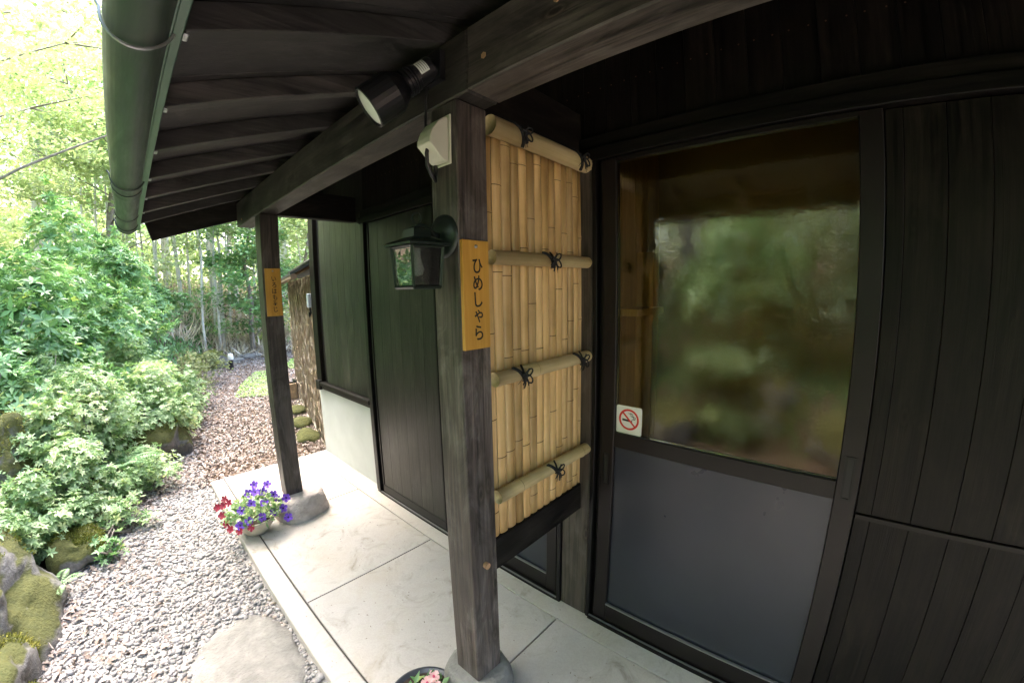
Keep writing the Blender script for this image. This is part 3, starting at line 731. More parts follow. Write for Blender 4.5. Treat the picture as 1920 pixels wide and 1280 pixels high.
po, zs_, r = pole(1.491, 1.497, .0205, []); knot(po, zs_, r, 1.028)
po, zs_, r = pole(1.150, 1.152, .0215, [.962]); knot(po, zs_, r, .877); knot(po, zs_, r, 1.198)
po, zs_, r = pole(.788, .787, .0215, [.878, 1.23]); knot(po, zs_, r, 1.045)

# ------------------------------------------------------------------ signs
def text_part(parent, chars, x, y, zs, size, sx=1.0):
    g = []
    for ch, z in zip(chars, zs):
        cu = bpy.data.curves.new('character', 'FONT'); cu.body = ch; cu.size = size; cu.align_x = 'CENTER'; cu.align_y = 'CENTER'
        cu.extrude = .0004; cu.offset = size*.012; cu.shear = -.08
        to = bpy.data.objects.new('tmp', cu); col.objects.link(to)
        bpy.context.view_layer.update()
        me = bpy.data.meshes.new_from_object(to.evaluated_get(bpy.context.evaluated_depsgraph_get()))
        bpy.data.objects.remove(to, do_unlink=True)
        xs = [v.co.x for v in me.vertices]; ysv = [v.co.y for v in me.vertices]
        if not xs: continue
        cx, cy = (min(xs)+max(xs))/2, (min(ysv)+max(ysv))/2
        for v in me.vertices: v.co = Vector(((v.co.x-cx)*sx, -v.co.z, v.co.y-cy))
        me.materials.clear(); me.materials.append(INK)
        o = bpy.data.objects.new('character', me); col.objects.link(o); o.parent = parent
        o.location = Vector((x, y, z)) - parent.location
def sign(label, x0, x1, yf, z0, z1, chars, size, name='name_board'):
    t = thing(name, label, 'sign', ((x0+x1)/2, yf, z0))
    build('board', MB().box(x0, x1, yf, yf+.0115, z0, z1), OCH, t, bevel=.0015)
    cx = (x0+x1)/2
    build('screw', MB().lathe([(.0001, -.0035), (.004, -.003), (.0055, 0)], (cx, yf, z1-.016), 10, (0, 1, 0)), SILV, t, smooth=True)
    n = len(chars); top = z1-.045; bot = z0+.022
    zs = [top-(top-bot)*(k+.5)/n for k in range(n)]
    text_part(t, chars, cx+.004, yf-.0006, zs, size, .86)
    return t
sign('orange wooden name board with five brush characters on the near post', .672, .765, .7742, 1.246, 1.532, 'ひめしゃら', .046)
sign('small orange wooden name board with six characters on the far post', .681, .772, 2.571, 1.288, 1.572, 'いろはもみじ', .037)

# ------------------------------------------------------------------ wall lantern
LX, LY = .583, .844
ln = thing('wall_lantern', 'black carriage lantern with clear panes on the near post', 'lamp', (.669, LY, 1.545))
build('back_plate', MB().lathe([(.0001, -.020), (.022, -.019), (.034, -.014), (.046, -.010), (.056, -.006), (.058, 0)], (.6695, LY, 1.545), 28, (1, 0, 0)), BLKM, ln, smooth=True)
build('arm', MB().tube([(.655, LY, 1.545), (.635, LY, 1.548), (.620, LY, 1.560), (.600, LY, 1.566), (LX, LY, 1.560)], .008, 10), BLKM, ln, smooth=True)
hb, ht = .040, .046; zb, zt = 1.413, 1.512
fr_ = MB()
C4 = [(-1, -1), (1, -1), (1, 1), (-1, 1)]
for sx_, sy_ in C4:
    fr_.tube([(LX+sx_*hb, LY+sy_*hb, zb), (LX+sx_*ht, LY+sy_*ht, zt)], .0042, 4)
for hh, zz, tk in ((hb, zb, .0042), (ht, zt, .0042)):
    for a, b in zip(C4, C4[1:]+C4[:1]): fr_.tube([(LX+a[0]*hh, LY+a[1]*hh, zz), (LX+b[0]*hh, LY+b[1]*hh, zz)], tk, 4)
build('frame', fr_, BLKM, ln)
build('base', MB().box(LX-hb, LX+hb, LY-hb, LY+hb, zb-.005, zb-.001), BLKM, ln)
for a, b in zip(C4, C4[1:]+C4[:1]):
    i0, i1 = hb-.003, ht-.003; e = .002
    q = [(LX+a[0]*i0, LY+a[1]*i0, zb+.003), (LX+b[0]*i0, LY+b[1]*i0, zb+.003), (LX+b[0]*i1, LY+b[1]*i1, zt-.003), (LX+a[0]*i1, LY+a[1]*i1, zt-.003)]
    q2 = [(LX+(p[0]-LX)*.96, LY+(p[1]-LY)*.96, p[2]) for p in q]
    build('pane', MB().add(q+q2, [(0,1,2,3),(7,6,5,4),(0,4,5,1),(1,5,6,2),(2,6,7,3),(3,7,4,0)]), LGLASS, ln)
rf = MB()
lv = [(ht+.014, 1.514), (ht+.015, 1.519), (.030, 1.534), (.026, 1.536), (.024, 1.556), (.008, 1.564)]
rf.add([(LX+sx_*h, LY+sy_*h, z) for h, z in lv for sx_, sy_ in C4], [(4*i_+k, 4*i_+(k+1) % 4, 4*i_+4+(k+1) % 4, 4*i_+4+k) for i_ in range(5) for k in range(4)] + [(3, 2, 1, 0), (20, 21, 22, 23)])
build('roof_cap', rf, BLKM, ln)
build('finial_ring', MB().tube([(LX, LY, 1.562), (LX, LY, 1.572)], .003, 6).tube([(LX+.013*math.cos(2*math.pi*k/14), LY, 1.584+.013*math.sin(2*math.pi*k/14)) for k in range(15)], .003, 6, cap=False), BLKM, ln)
build('bulb', MB().lathe([(.0001, 1.440-1.44), (.012, .004), (.017, .018), (.012, .034), (.009, .050), (.009, .07)], (LX, LY, 1.440), 14), plain('white_lamp_bulb', (.7, .7, .68), .3), ln, smooth=True)

# ------------------------------------------------------------------ spotlight
B = Vector((.635, .862, 1.985)); A_ = Vector((.513, .930, 1.877)); dr = (A_-B).normalized(); Ln = (A_-B).length
sp = thing('spotlight', 'black floodlight with round lens aimed down from the beam', 'lamp', (.668, .862, 1.985))
build('housing', MB().lathe([(.0001, -.02), (.026, -.02), (.031, -.012), (.031, .035), (.034, .037), (.034, .045), (.031, .047), (.030, .075), (.038, .082), (.051, .102), (.056, .112), (.056, Ln+.010), (.052, Ln+.012), (.051, Ln+.004), (.0001, Ln+.003)], B, 28, dr), BLK, sp, smooth=False)
build('cooling_fins', MB().lathe([(.032, .050), (.037, .050), (.037, .053), (.032, .054), (.032, .060), (.037, .060), (.037, .063), (.032, .064), (.032, .070), (.037, .070), (.037, .073), (.032, .074)], B, 24, dr), BLK, sp)
build('lens', MB().lathe([(.0001, .014), (.028, .0125), (.045, .008), (.0515, .003)], A_, 28, dr), LENS, sp, smooth=True)
build('mount', MB().box(.650, .6675, .825, .90, 1.955, 2.035).tube([(.655, .862, 2.01), (.635, .862, 2.005), (.632, .862, 1.985)], .011, 8), BLK, sp, bevel=0)
side = dr.cross(Vector((0, 0, 1))).normalized(); vw = (Vector((0, 0, 1.4))-B); nrm = (vw - dr*vw.dot(dr)).normalized(); sd2 = dr.cross(nrm)
nrm = (nrm*.85 + sd2*(.5 if sd2.z > 0 else -.5)).normalized(); sd2 = dr.cross(nrm)
lb = MB(); V = []
for t in (.003, .030):
    for k in range(5):
        a = R(-34+17*k); V.append(B + dr*t + (nrm*math.cos(a) + sd2*math.sin(a))*.0318)
lb.add(V, [(k, k+1, 6+k, 5+k) for k in range(4)])
lbo = build('white_label', lb, plain('printed_white_label', (.7, .74, .68), .5), sp)
lt = MB()
for j in range(4):
    V = []
    for t in (.006+.006*j, .008+.006*j):
        for a in (-26, -8, 10, 26): V.append(B + dr*t + (nrm*math.cos(R(a)) + sd2*math.sin(R(a)))*.0323)
    lt.add(V, [(k, k+1, 5+k, 4+k) for k in range(3)])
build('fine_print', lt, plain('grey_print', (.25, .27, .25), .6), lbo)

# ------------------------------------------------------------------ outlet hood
oh = thing('outlet_cover', 'cream plastic weatherproof outlet hood high on the near post', 'outlet cover', (.669, .84, 1.79))
prof = [(.664, 1.850), (.652, 1.848), (.632, 1.832), (.616, 1.810), (.607, 1.786), (.606, 1.772), (.612, 1.768), (.640, 1.742), (.652, 1.734), (.664, 1.734)]
n_ = len(prof); hb_ = MB().add([(x, .812, z) for x, z in prof]+[(x, .868, z) for x, z in prof], [tuple(range(n_)), tuple(range(2*n_-1, n_-1, -1))]+[(i_, i_+n_, (i_+1) % n_+n_, (i_+1) % n_) for i_ in range(n_)])
build('hood', hb_, WHT, oh, bevel=.002)
build('back_plate', MB().box(.6645, .6695, .804, .876, 1.728, 1.858), WHT, oh, bevel=.002)
build('cable', MB().tube([(.622, .840, 1.775), (.618, .842, 1.755), (.622, .846, 1.725), (.640, .850, 1.700), (.652, .853, 1.690), (.660, .860, 1.715), (.664, .865, 1.75)], .0052, 8), BLK, oh, smooth=True)
build('cable', MB().tube([(.664, .90, 1.80), (.662, .905, 1.86), (.660, .90, 1.93), (.655, .885, 1.955)], .004, 8), BLK, oh, smooth=True)

# ------------------------------------------------------------------ flower bowls
def petal_flower(mb, c, nrm, size, rnd, petals=5, mi=(0, 1)):
    nrm = Vector(nrm).normalized(); a = nrm.orthogonal().normalized(); b = nrm.cross(a); c = Vector(c)
    for k in range(petals):
        t0 = 2*math.pi*k/petals + rnd; V = [c]
        for da, rr, dz in ((-.55, .55, .10), (-.42, .92, .22), (0, 1.05, .18), (.42, .92, .22), (.55, .55, .10)):
            t = t0+da*1.15; V.append(c + (a*math.cos(t) + b*math.sin(t))*size*rr + nrm*size*(dz+.05*(k % 2)))
        mb.add(V, [(0, 1, 2, 3), (0, 3, 4, 5)], mi[0])
    V = [c + nrm*size*.20 + (a*math.cos(t) + b*math.sin(t))*size*.24 for t in [2*math.pi*j/6 for j in range(6)]]
    mb.add(V, [tuple(range(6))], mi[1])
    return mb
PUR = plain('violet_petals', (.13, .035, .50), .6, nz=(.24, .10, .68), nzs=60)
DKP = plain('dark_violet_eye', (.03, .006, .10), .6)
REDP = plain('crimson_petals', (.20, .006, .02), .6, nz=(.34, .015, .05), nzs=60)
PNK = plain('pink_petals', (.72, .36, .36), .6, nz=(.80, .52, .48), nzs=60)
PNKC = plain('deep_pink_eye', (.6, .05, .12), .6)
BOWL = plain('beige_stoneware', (.42, .37, .29), .55, nz=(.50, .45, .36), nzs=12)
BOWLD = plain('charcoal_plastic_bowl', (.035, .040, .050), .35, nz=(.05, .055, .065), nzs=14)
POTSOIL = plain('potting_soil', (.03, .02, .014), .95, nz=(.07, .05, .035), nzs=60, bm=.8)
def bowl(name, label, c, r, h, mat):
    t = thing(name, label, 'flower pot', c)
    build('bowl', MB().lathe([(.0001, .001), (r*.50, 0), (r*.54, .004), (r*.60, h*.14), (r*.86, h*.55), (r*.97, h*.86), (r*1.04, h*.92), (r*1.05, h), (r*.97, h), (r*.92, h*.84), (r*.5, h*.80), (.0001, h*.82)], c, 40), mat, t, smooth=True)
    so = MB(); so.lathe([(.0001, h*.875), (r*.5, h*.86), (r*.935, h*.85)], c, 24)
    build('soil', so, POTSOIL, t)
    return t
def pot_leaves(parent, c, r, z0, z1, n, mat, L=(.03, .05)):
    a = rng.uniform(0, 2*np.pi, n); q = np.sqrt(rng.uniform(0, 1, n))*r
    C = np.stack([c[0]+q*np.cos(a), c[1]+q*np.sin(a), c[2]+z0+rng.uniform(0, 1, n)*(z1-z0)*(1-.5*(q/r)**2)], 1)
    D = rand_dirs(n)+np.stack([np.cos(a)*.6, np.sin(a)*.6, np.full(n, .5)], 1); U = rand_dirs(n)+np.array([0, 0, 1.])
    V, F = leaves_np(C, D, U, rng.uniform(*L, n), rng.uniform(.014, .024, n), .12)
    return build_np('foliage', V, F, mat, parent, tint=np.repeat(rng.uniform(0, 1, n), 2))
c1 = (.452, 2.545, .001)
bowl('flower_bowl', 'beige bowl of pansies beside the far post stone', c1, .125, .105, BOWL)
pz = thing('pansy_plant', 'pansies with violet flowers filling the beige bowl', 'plant', (c1[0]+.02, c1[1], .10))
pot_leaves(pz, (c1[0]+.015, c1[1], 0), .145, .10, .235, 520, LF_PALE, (.025, .045))
sp_ = [(-.05, -.10, .13), (.02, -.11, .135), (.10, -.08, .13), (-.01, -.03, .20), (.06, -.05, .19), (.08, .04, .22), (0, .06, .23), (.13, .0, .20), (.16, -.06, .12), (.17, -.10, .07), (.03, .01, .245), (-.07, -.04, .18), (.12, .08, .24), (.15, -.02, .16), (-.10, -.09, .12), (.05, .11, .25), (.19, -.04, .17)]
for k, (dx, dy, z) in enumerate(sp_):
    nv = (dx*2-.45+random.uniform(-.3, .3), dy*2-.9+random.uniform(-.3, .3), .55+random.uniform(-.2, .3))
    build('flower', petal_flower(MB(), (c1[0]+dx, c1[1]+dy, z), nv, .0275, random.uniform(0, 6)), [PUR, DKP], pz)
rp_ = thing('red_flower_plant', 'crimson flowers spilling over the left of the beige bowl', 'plant', (c1[0]-.10, c1[1], .10))
pot_leaves(rp_, (c1[0]-.11, c1[1]+.02, 0), .06, .10, .19, 90, LF_PALE, (.02, .035))
for dx, dy, z in ((-.15, .06, .20), (-.13, .10, .22), (-.17, .02, .16), (-.12, .03, .22), (-.15, -.06, .10), (-.11, -.10, .09), (-.18, .08, .19), (-.05, -.125, .10), (-.16, -.01, .115)):
    build('flower', petal_flower(MB(), (c1[0]+dx, c1[1]+dy, z), (-.6+random.uniform(-.3, .3), -.8, .6), .023, random.uniform(0, 6)), [REDP, REDP], rp_)
c2 = (.528, .902, .001)
bowl('flower_bowl', 'charcoal bowl with pink flowers at the foot of the near post', c2, .118, .088, BOWLD)
pk = thing('pink_flower_plant', 'pink flowers with bright leaves in the charcoal bowl', 'plant', (c2[0], c2[1], .12))
pot_leaves(pk, (c2[0], c2[1], 0), .085, .074, .104, 46, LF_MID, (.035, .055))
for dx, dy, z in ((-.065, .03, .152), (-.055, .055, .160), (-.03, -.035, .150), (.03, .02, .160), (.045, -.02, .158), (.065, .03, .152)):
    build('flower', petal_flower(MB(), (c2[0]+dx, c2[1]+dy, z-.046), (-.3, -.5, .9), .021, random.uniform(0, 6)), [PNK, PNKC], pk)

# ------------------------------------------------------------------ stepping stones, rocks
o = boulder('stepping_stone', (.14, 1.60, -.077), (.215, .30, .06), STEP, 9, .20, .048, 5, square=.2); tag(o, 'large flat stepping stone set in the gravel beside the kerb', 'stone')
ROCKS = [(-.97, 2.45, .04, .36, .50, .33, ROCK_G, 'mossy grey boulder at the lower left edge of the gravel'),
 (-.98, 3.62, .34, .36, .40, .48, ROCK_M, 'tall yellow-mossed boulder left of the pale shrub'),
 (-.82, 1.92, -.03, .22, .24, .20, ROCK_G, 'small mossed rock nearest the camera at the gravel edge'),
 (.05, 4.72, .02, .28, .36, .30, ROCK_M, 'moss-covered rock half hidden behind the pale shrubs'),
 (-.50, 2.96, .0, .14, .14, .14, ROCK_M, 'small dark rock between the boulder and the shrub'),
 (.34, 5.55, .05, .20, .24, .20, ROCK_M, 'low mossy rock along the leaf-strewn path'),
 (1.42, 9.9, .05, .22, .22, .28, ROCK_M, 'mossy stump-like stone near the garden light'),
 (-1.15, 1.30, .02, .30, .34, .28, ROCK_G, 'grey boulder on the bank opposite the glass door'),
 (-1.55, .45, .25, .34, .30, .30, ROCK_G, 'wide grey boulder on the bank behind the camera'),
 (-1.20, -.45, .10, .36, .45, .32, ROCK_G, 'pale boulder further back along the bank')]
for k, (x, y, z, a, b, c, m, lab) in enumerate(ROCKS):
    o = boulder('boulder', (x, y, z), (a, b, c), m, 11+k*3, .42, None, 5 if k < 2 else 4, square=.2); tag(o, lab, 'rock')
for k, (x, y, a) in enumerate(((1.9, 10.6, .26), (2.35, 10.9, .30), (1.35, 10.4, .2))):
    o = boulder('edging_stone', (x, y, gh(x, y)+.03), (a, .16, .09), STEP, 60+k, .3, .07, 3)
    tag(o, ('flat pale stone at the bend of the path, middle one', 'flat pale stone at the bend of the path, rightmost', 'flat pale stone at the bend of the path, leftmost')[k], 'stone')
for k, (x, y, a) in enumerate(((1.52, 4.1, .13), (1.62, 4.6, .15), (1.75, 5.15, .14))):
    o = boulder('edging_stone', (x-.16, y, gh(x, y)+.02), (a, .17, .08), ROCK_M, 70+k, .3, None, 3)
    tag(o, ('mossy edging stone at the brushwood fence foot, nearest one', 'mossy edging stone at the brushwood fence foot, middle one', 'mossy edging stone at the brushwood fence foot, farthest one')[k], 'stone')
for o in [o for o in bpy.data.objects if o.name.startswith('boulder')]:
    me = o.data
    if me.materials[0] not in (ROCK_M, ROCK_G) or o.location.y < 1.5: continue
    co = np.zeros(len(me.vertices)*3); me.vertices.foreach_get('co', co); co = co.reshape(-1, 3)
    no = np.zeros(len(me.vertices)*3); me.vertices.foreach_get('normal', no); no = no.reshape(-1, 3)
    pm = np.array([noise.noise(Vector(p)*4.0) for p in co]); okv = np.where((no[:, 2]*.5+pm*1.6 > (.10 if me.materials[0] is ROCK_M else .36)) & (no[:, 2] > -.1))[0]
    if len(okv) < 10: continue
    n = 5200; k = okv[rng.integers(0, len(okv), n)]
    W_ = np.array(o.location)+co[k]+rng.normal(0, .012, (n, 3))*np.array([1, 1, .3])-no[k]*.002
    V, F = leaves_np(W_, no[k]+rand_dirs(n)*.7, rand_dirs(n), rng.uniform(.008, .019, n), rng.uniform(.004, .008, n), .1)
    mo = build_np('moss', V, F, MOSS, o, tint=np.repeat(np.clip(.5+pm[k]*.9+rng.normal(0, .16, n), 0, 1), 2)); mo['kind'] = 'stuff'
# turf mats
def mat_sheet(P, lab):
    mb = MB(); zt_ = .018
    V = [(x, y, gh(x, y)+zt_) for x, y in P] + [(x, y, gh(x, y)-.02) for x, y in P]; k = len(P)
    mb.add(V, [tuple(range(k)), tuple(range(2*k-1, k-1, -1))]+[(i_, (i_+1) % k, (i_+1) % k+k, i_+k) for i_ in range(k)])
    tag(build('turf_mat', mb, TURF), lab, 'turf mat')
mat_sheet([(1.60, 6.33), (1.17, 6.65), (1.42, 7.5), (1.93, 8.66), (2.16, 8.60)][::-1], 'bright green turf mat lying across the far path')
mat_sheet([(2.60, 8.45), (2.62, 9.0), (3.05, 9.85), (3.25, 9.7), (2.85, 8.6)][::-1], 'smaller green turf patch beyond the far post')
# garden light
gl_ = thing('garden_light', 'short black bollard light with white top beside the path', 'lamp', (1.66, 9.4, gh(1.66, 9.4)-.02))
zb_ = gh(1.66, 9.4)-.02
build('stem', MB().lathe([(.05, 0), (.048, .01), (.048, .24), (.0001, .24)], (1.66, 9.4, zb_), 16), BLK, gl_, smooth=False)
build('globe', MB().lathe([(.054, .24), (.060, .28), (.056, .33), (.040, .365), (.0001, .375)], (1.66, 9.4, zb_), 16), LENS, gl_, smooth=True)

# ------------------------------------------------------------------ brushwood fence with little roof
FA, FB = Vector((1.40, 3.66, 0)), Vector((1.92, 6.0, 0)); fd = (FB-FA).normalized(); fn = Vector((-fd.y, fd.x, 0)); FL = (FB-FA).length
bf_ = thing('brushwood_fence', 'tan brushwood fence with small capped roof beyond the porch', 'fence', (FA.x, FA.y, -.05))
core = MB(); P = [FA+fn*.0, FB+fn*.0, FB-fn*.08, FA-fn*.08]
core.add([(p.x, p.y, -.05) for p in P]+[(p.x, p.y, 1.56) for p in P], [(3,2,1,0),(4,5,6,7)]+[(k, (k+1) % 4, (k+1) % 4+4, k+4) for k in range(4)])
build('core', core, plain('packed_twigs', (.60, .50, .38), .9, nz=(.74, .65, .53), nzs=30, bm=1), bf_)
n = 16000; t = rng.uniform(-.01, 1.01, n)*FL; z = rng.uniform(-.05, 1.58, n); off = np.abs(rng.normal(0, .010, n))
C = np.array(FA)[None]+np.array(fd)[None]*t[:, None]+np.array(fn)[None]*off[:, None]; C[:, 2] = z
D = np.array(fd)[None]*rng.normal(0, .9, n)[:, None]+np.array(fn)[None]*rng.normal(.02, .05, n)[:, None]; D[:, 2] += rng.choice([-1, 1], n)*1.0
V, F = leaves_np(C, D, np.tile(np.array(fn), (n, 1))+rand_dirs(n)*.4, rng.uniform(.08, .30, n), rng.uniform(.002, .0055, n), .3)
V[:, 2] = np.clip(V[:, 2], -.05, 1.60)
tw_ = build_np('twigs', V, F, TWIG, bf_, tint=np.repeat(rng.uniform(0, 1, n), 2)); tw_['kind'] = 'stuff'
rfm = MB()
def frp(t, o, z): p = FA + fd*t + fn*o; return (p.x, p.y, z)
for (o0_, z0_, o1_, z1_) in ((.22, 1.585, -.04, 1.72), (-.04, 1.72, -.30, 1.585)):
    V = [frp(t, o, z+dz) for dz in (0, .022) for t in (-.10, FL+.25) for o, z in ((o0_, z0_), (o1_, z1_))]
    rfm.add(V, [(0,2,3,1),(4,5,7,6),(0,1,5,4),(2,6,7,3),(0,4,6,2),(1,3,7,5)])
build('little_roof', rfm, plain('dark_weathered_metal', (.03, .035, .035), .45, nz=(.06, .07, .07), nzs=8), bf_)
build('ridge_cap', MB().tube([frp(-.12, -.04, 1.745), frp(FL+.27, -.04, 1.745)], .032, 10), ALUB, bf_, smooth=True)
BATM = plain('brown_batten', (.14, .09, .05), .8)
for k in range(9):
    t = .0+k*FL/8; build('roof_batten', MB().tube([frp(t, .20, 1.578), frp(t, -.02, 1.69)], .012, 6), BATM, bf_)
build('eave_strip', MB().tube([frp(-.1, .19, 1.572), frp(FL+.25, .19, 1.572)], .030, 6), plain('brown_edge', (.17, .12, .08), .8), bf_)
wb = thing('wooden_crate', 'small pale wooden box with black side leaning at the fence foot', 'box', (1.83, 5.9, -.05))
build('face_board', MB().box(1.70, 1.86, 5.84, 5.87, -.05, .18), plain('pale_raw_wood', (.34, .24, .15), .7), wb, bevel=.004)
build('side_board', MB().box(1.862, 1.885, 5.80, 6.05, -.05, .21).box(1.70, 1.861, 6.0, 6.02, -.05, .18), BLK, wb, bevel=.004)

# ------------------------------------------------------------------ plants
def rosette_shrub(name, label, x, y, rx, ry_, h, n, mat, L=(.020, .042), per=6, flat=.35, cat='shrub', z=None, lobes=11):
    z0 = gh(x, y)-.03 if z is None else z
    n = int(n*(1.9 if L == (.020, .042) else 1.15))
    t = thing(name, label, cat, (x, y, z0))
    lo = []
    for k in range(lobes):
        a = rng.uniform(0, 2*np.pi); q = rng.uniform(0, .85)
        lo.append((x+rx*q*np.cos(a), y+ry_*q*np.sin(a), z0+h*rng.uniform(.22, .86 if q < .5 else .6), rng.uniform(.25, .55)))
    lo = np.array(lo); pick = rng.integers(0, lobes, n); dv = rand_dirs(n); dv[:, 2] = np.where(dv[:, 2] < -.35, -dv[:, 2], dv[:, 2])
    rad = rng.uniform(.55, 1.08, n)**.7
    C = lo[pick, :3] + dv*np.stack([rx*lo[pick, 3], ry_*lo[pick, 3], h*.55*lo[pick, 3]], 1)*rad[:, None] + rng.normal(0, .03, (n, 3))
    sh = rand_dirs(26); sh[:, 2] = np.abs(sh[:, 2])*.9+.15; ns = int(n*.22); ks = rng.integers(0, 26, ns)      # loose shoots standing out of the mass
    base_l = lo[rng.integers(0, lobes, 26)]; ext = rng.uniform(.6, 1.55, ns)
    C[:ns] = base_l[ks, :3] + sh[ks]*np.stack([rx*base_l[ks, 3], ry_*base_l[ks, 3], h*.6*base_l[ks, 3]], 1)*ext[:, None] + rng.normal(0, .012, (ns, 3))
    C[:, 2] = np.maximum(C[:, 2], z0+.04)
    nr = dv*np.array([1, 1, .8])+np.array([0, 0, .9])+rng.normal(0, .25, (n, 3)); nr /= np.linalg.norm(nr, axis=1, keepdims=True)
    a = np.cross(nr, rand_dirs(n)); a /= np.linalg.norm(a, axis=1, keepdims=True); b = np.cross(nr, a)
    sz = rng.uniform(*L, n); tb_ = np.clip(rng.normal(.5, .2, n)+rng.normal(0, .14, lobes)[pick], 0, 1)
    CC = []; DD = []; UU = []; LL = []; TT = []
    for k in range(per):
        an = 2*np.pi*k/per + rng.uniform(-.25, .25, n); D = a*np.cos(an)[:, None]+b*np.sin(an)[:, None]+nr*rng.uniform(.0, flat*2, n)[:, None]
        CC.append(C); DD.append(D); UU.append(nr); LL.append(sz*rng.uniform(.8, 1.15, n)); TT.append(np.clip(tb_+rng.normal(0, .1, n), 0, 1))
    C, D, U, Ls, T = map(np.concatenate, (CC, DD, UU, LL, TT))
    V, F = leaves_np(C, D, U, Ls, Ls*rng.uniform(.34, .46, len(Ls)), .12)
    build_np('foliage', V, F, mat, t, tint=np.repeat(T, 2))
    st_ = MB()
    for k in range(9):
        l = lo[k % lobes]; e = Vector(l[:3])+Vector((random.uniform(-.12, .12), random.uniform(-.12, .12), random.uniform(0, .1)))
        b0 = Vector((x+random.uniform(-.08, .08), y+random.uniform(-.08, .08), z0)); mid = (b0+e)/2+Vector((random.uniform(-.05, .05), random.uniform(-.05, .05), 0))
        st_.tube([b0, mid, e], [.010, .007, .003], 5)
    build('stems', st_, BARK, t, smooth=True)
    return t
S_ = rosette_shrub
S_('pale_leaf_shrub', 'low pale star-leaved shrub in front of the mossy boulder, nearest the camera', -.66, 3.08, .30, .34, .50, 1100, LF_PALE)
S_('pale_leaf_shrub', 'low pale star-leaved shrub spilling over the gravel edge', -.42, 3.46, .36, .36, .62, 1400, LF_PALE)
S_('pale_leaf_shrub', 'pale star-leaved shrub right of the tall mossy boulder', -.36, 4.0, .46, .44, .85, 1700, LF_PALE)
S_('pale_leaf_shrub', 'bright cream-green shrub at the top of the path bank', -.06, 4.85, .48, .5, .82, 1900, LF_PALE)
S_('pale_leaf_shrub', 'rounded pale shrub behind the mossy rock by the path', .20, 5.7, .45, .45, .85, 1400, LF_PALE)
S_('pale_leaf_shrub', 'straggling pale shrub filling the bank above the tall boulder', -.70, 4.45, .42, .42, .62, 1100, LF_PALE)
S_('pale_leaf_shrub', 'drooping pale sprays hanging over the mossy rock by the path', .16, 4.85, .24, .36, .55, 650, LF_PALE)
S_('pale_leaf_shrub', 'yellowish pale shrub on the crest between azalea and tall shrubs', .0, 6.4, .5, .5, .75, 1300, LF_PALE)
S_('pale_leaf_shrub', 'pale sprays at the back of the bank under the tall shrubs', -.9, 5.2, .5, .4, .7, 900, LF_MID)
S_('pale_leaf_shrub', 'low pale sprays draped over the gravel edge below the mossy rock', -.14, 3.95, .26, .30, .40, 700, LF_PALE)
S_('pale_leaf_shrub', 'pale shrub bridging the tall boulder and the low sprays', -.66, 3.72, .34, .36, .60, 1000, LF_PALE)
S_('pale_leaf_shrub', 'creamy shrub beside the leafy path, before the azaleas', .34, 5.9, .30, .40, .50, 700, LF_PALE)
S_('azalea_bush', 'low rounded dull green bush leaning over the leafy path', .55, 6.7, .45, .55, .75, 1500, LF_AZ, (.02, .034))
S_('azalea_bush', 'farthest low bush before the garden light', .95, 8.1, .40, .50, .60, 1200, LF_AZ, (.02, .034))
S_('seedling_shrub', 'small bright seedling clump at the edge of the gravel', -.20, 3.22, .15, .16, .20, 110, LF_PALE, (.03, .045), z=-.05)
S_('seedling_shrub', 'tiny leafy sprig low beside the pale shrub', -.36, 2.90, .10, .10, .14, 60, LF_MID, (.03, .04), z=-.05)
S_('broad_leaf_shrub', 'tall leafy shrub at the left edge behind the boulder', -1.30, 4.8, .75, .7, 1.7, 1500, LF_MID, (.06, .10), 5)
S_('broad_leaf_shrub', 'tall bright broad-leaved shrub above the pale bushes', -.72, 5.6, .70, .7, 1.9, 1600, LF_MID, (.06, .10), 5)
S_('broad_leaf_shrub', 'broad-leaved shrub behind, right of the tallest one', -.20, 7.0, .75, .8, 1.8, 1500, LF_MID, (.06, .10), 5)
S_('hydrangea_bush', 'low bush of big round leaves beneath the tall shrubs', -.35, 5.0, .30, .30, .62, 160, LF_MID, (.09, .13), 4, cat='shrub')
S_('broad_leaf_shrub', 'loose shrub on the bank between boulder and tall shrub', -1.0, 4.1, .45, .45, .70, 700, LF_MID, (.05, .08), 5)
S_('evergreen_shrub', 'upright glossy shrub near the bend of the path', .45, 9.4, .6, .6, 1.5, 1000, LF_MID, (.06, .10), 5)
S_('evergreen_shrub', 'dark shrub on the slope left of the garden light', -.55, 8.8, .9, .8, 1.8, 1600, LF_MID, (.06, .10), 5)
S_('bank_shrub', 'low spreading cream-leaved shrub on the bank facing the glass door', -1.55, .85, .50, .42, .42, 1300, LF_PALE, (.03, .05), 5)
S_('bank_shrub', 'tiny cream-leaved shrub at the foot of the bank facing the glass door', -1.12, .80, .22, .36, .20, 500, LF_PALE, (.03, .05), 5)
S_('bank_shrub', 'pale shrub on the bank level with the near post', -1.65, 2.3, .6, .6, 1.1, 1100, LF_PALE, (.05, .08), 5)
S_('bank_shrub', 'green shrub on the bank opposite the glass door', -2.1, 1.0, .8, .7, 1.5, 1300, LF_MID, (.06, .10), 5)
S_('bank_shrub', 'dark shrub on the bank behind the camera', -2.1, -.6, .8, .8, 1.6, 1300, LF_DARK, (.06, .10), 5)
S_('bank_shrub', 'pale shrub on the bank farthest behind the camera', -2.0, -2.2, .9, .8, 1.5, 1100, LF_PALE, (.06, .09), 5)
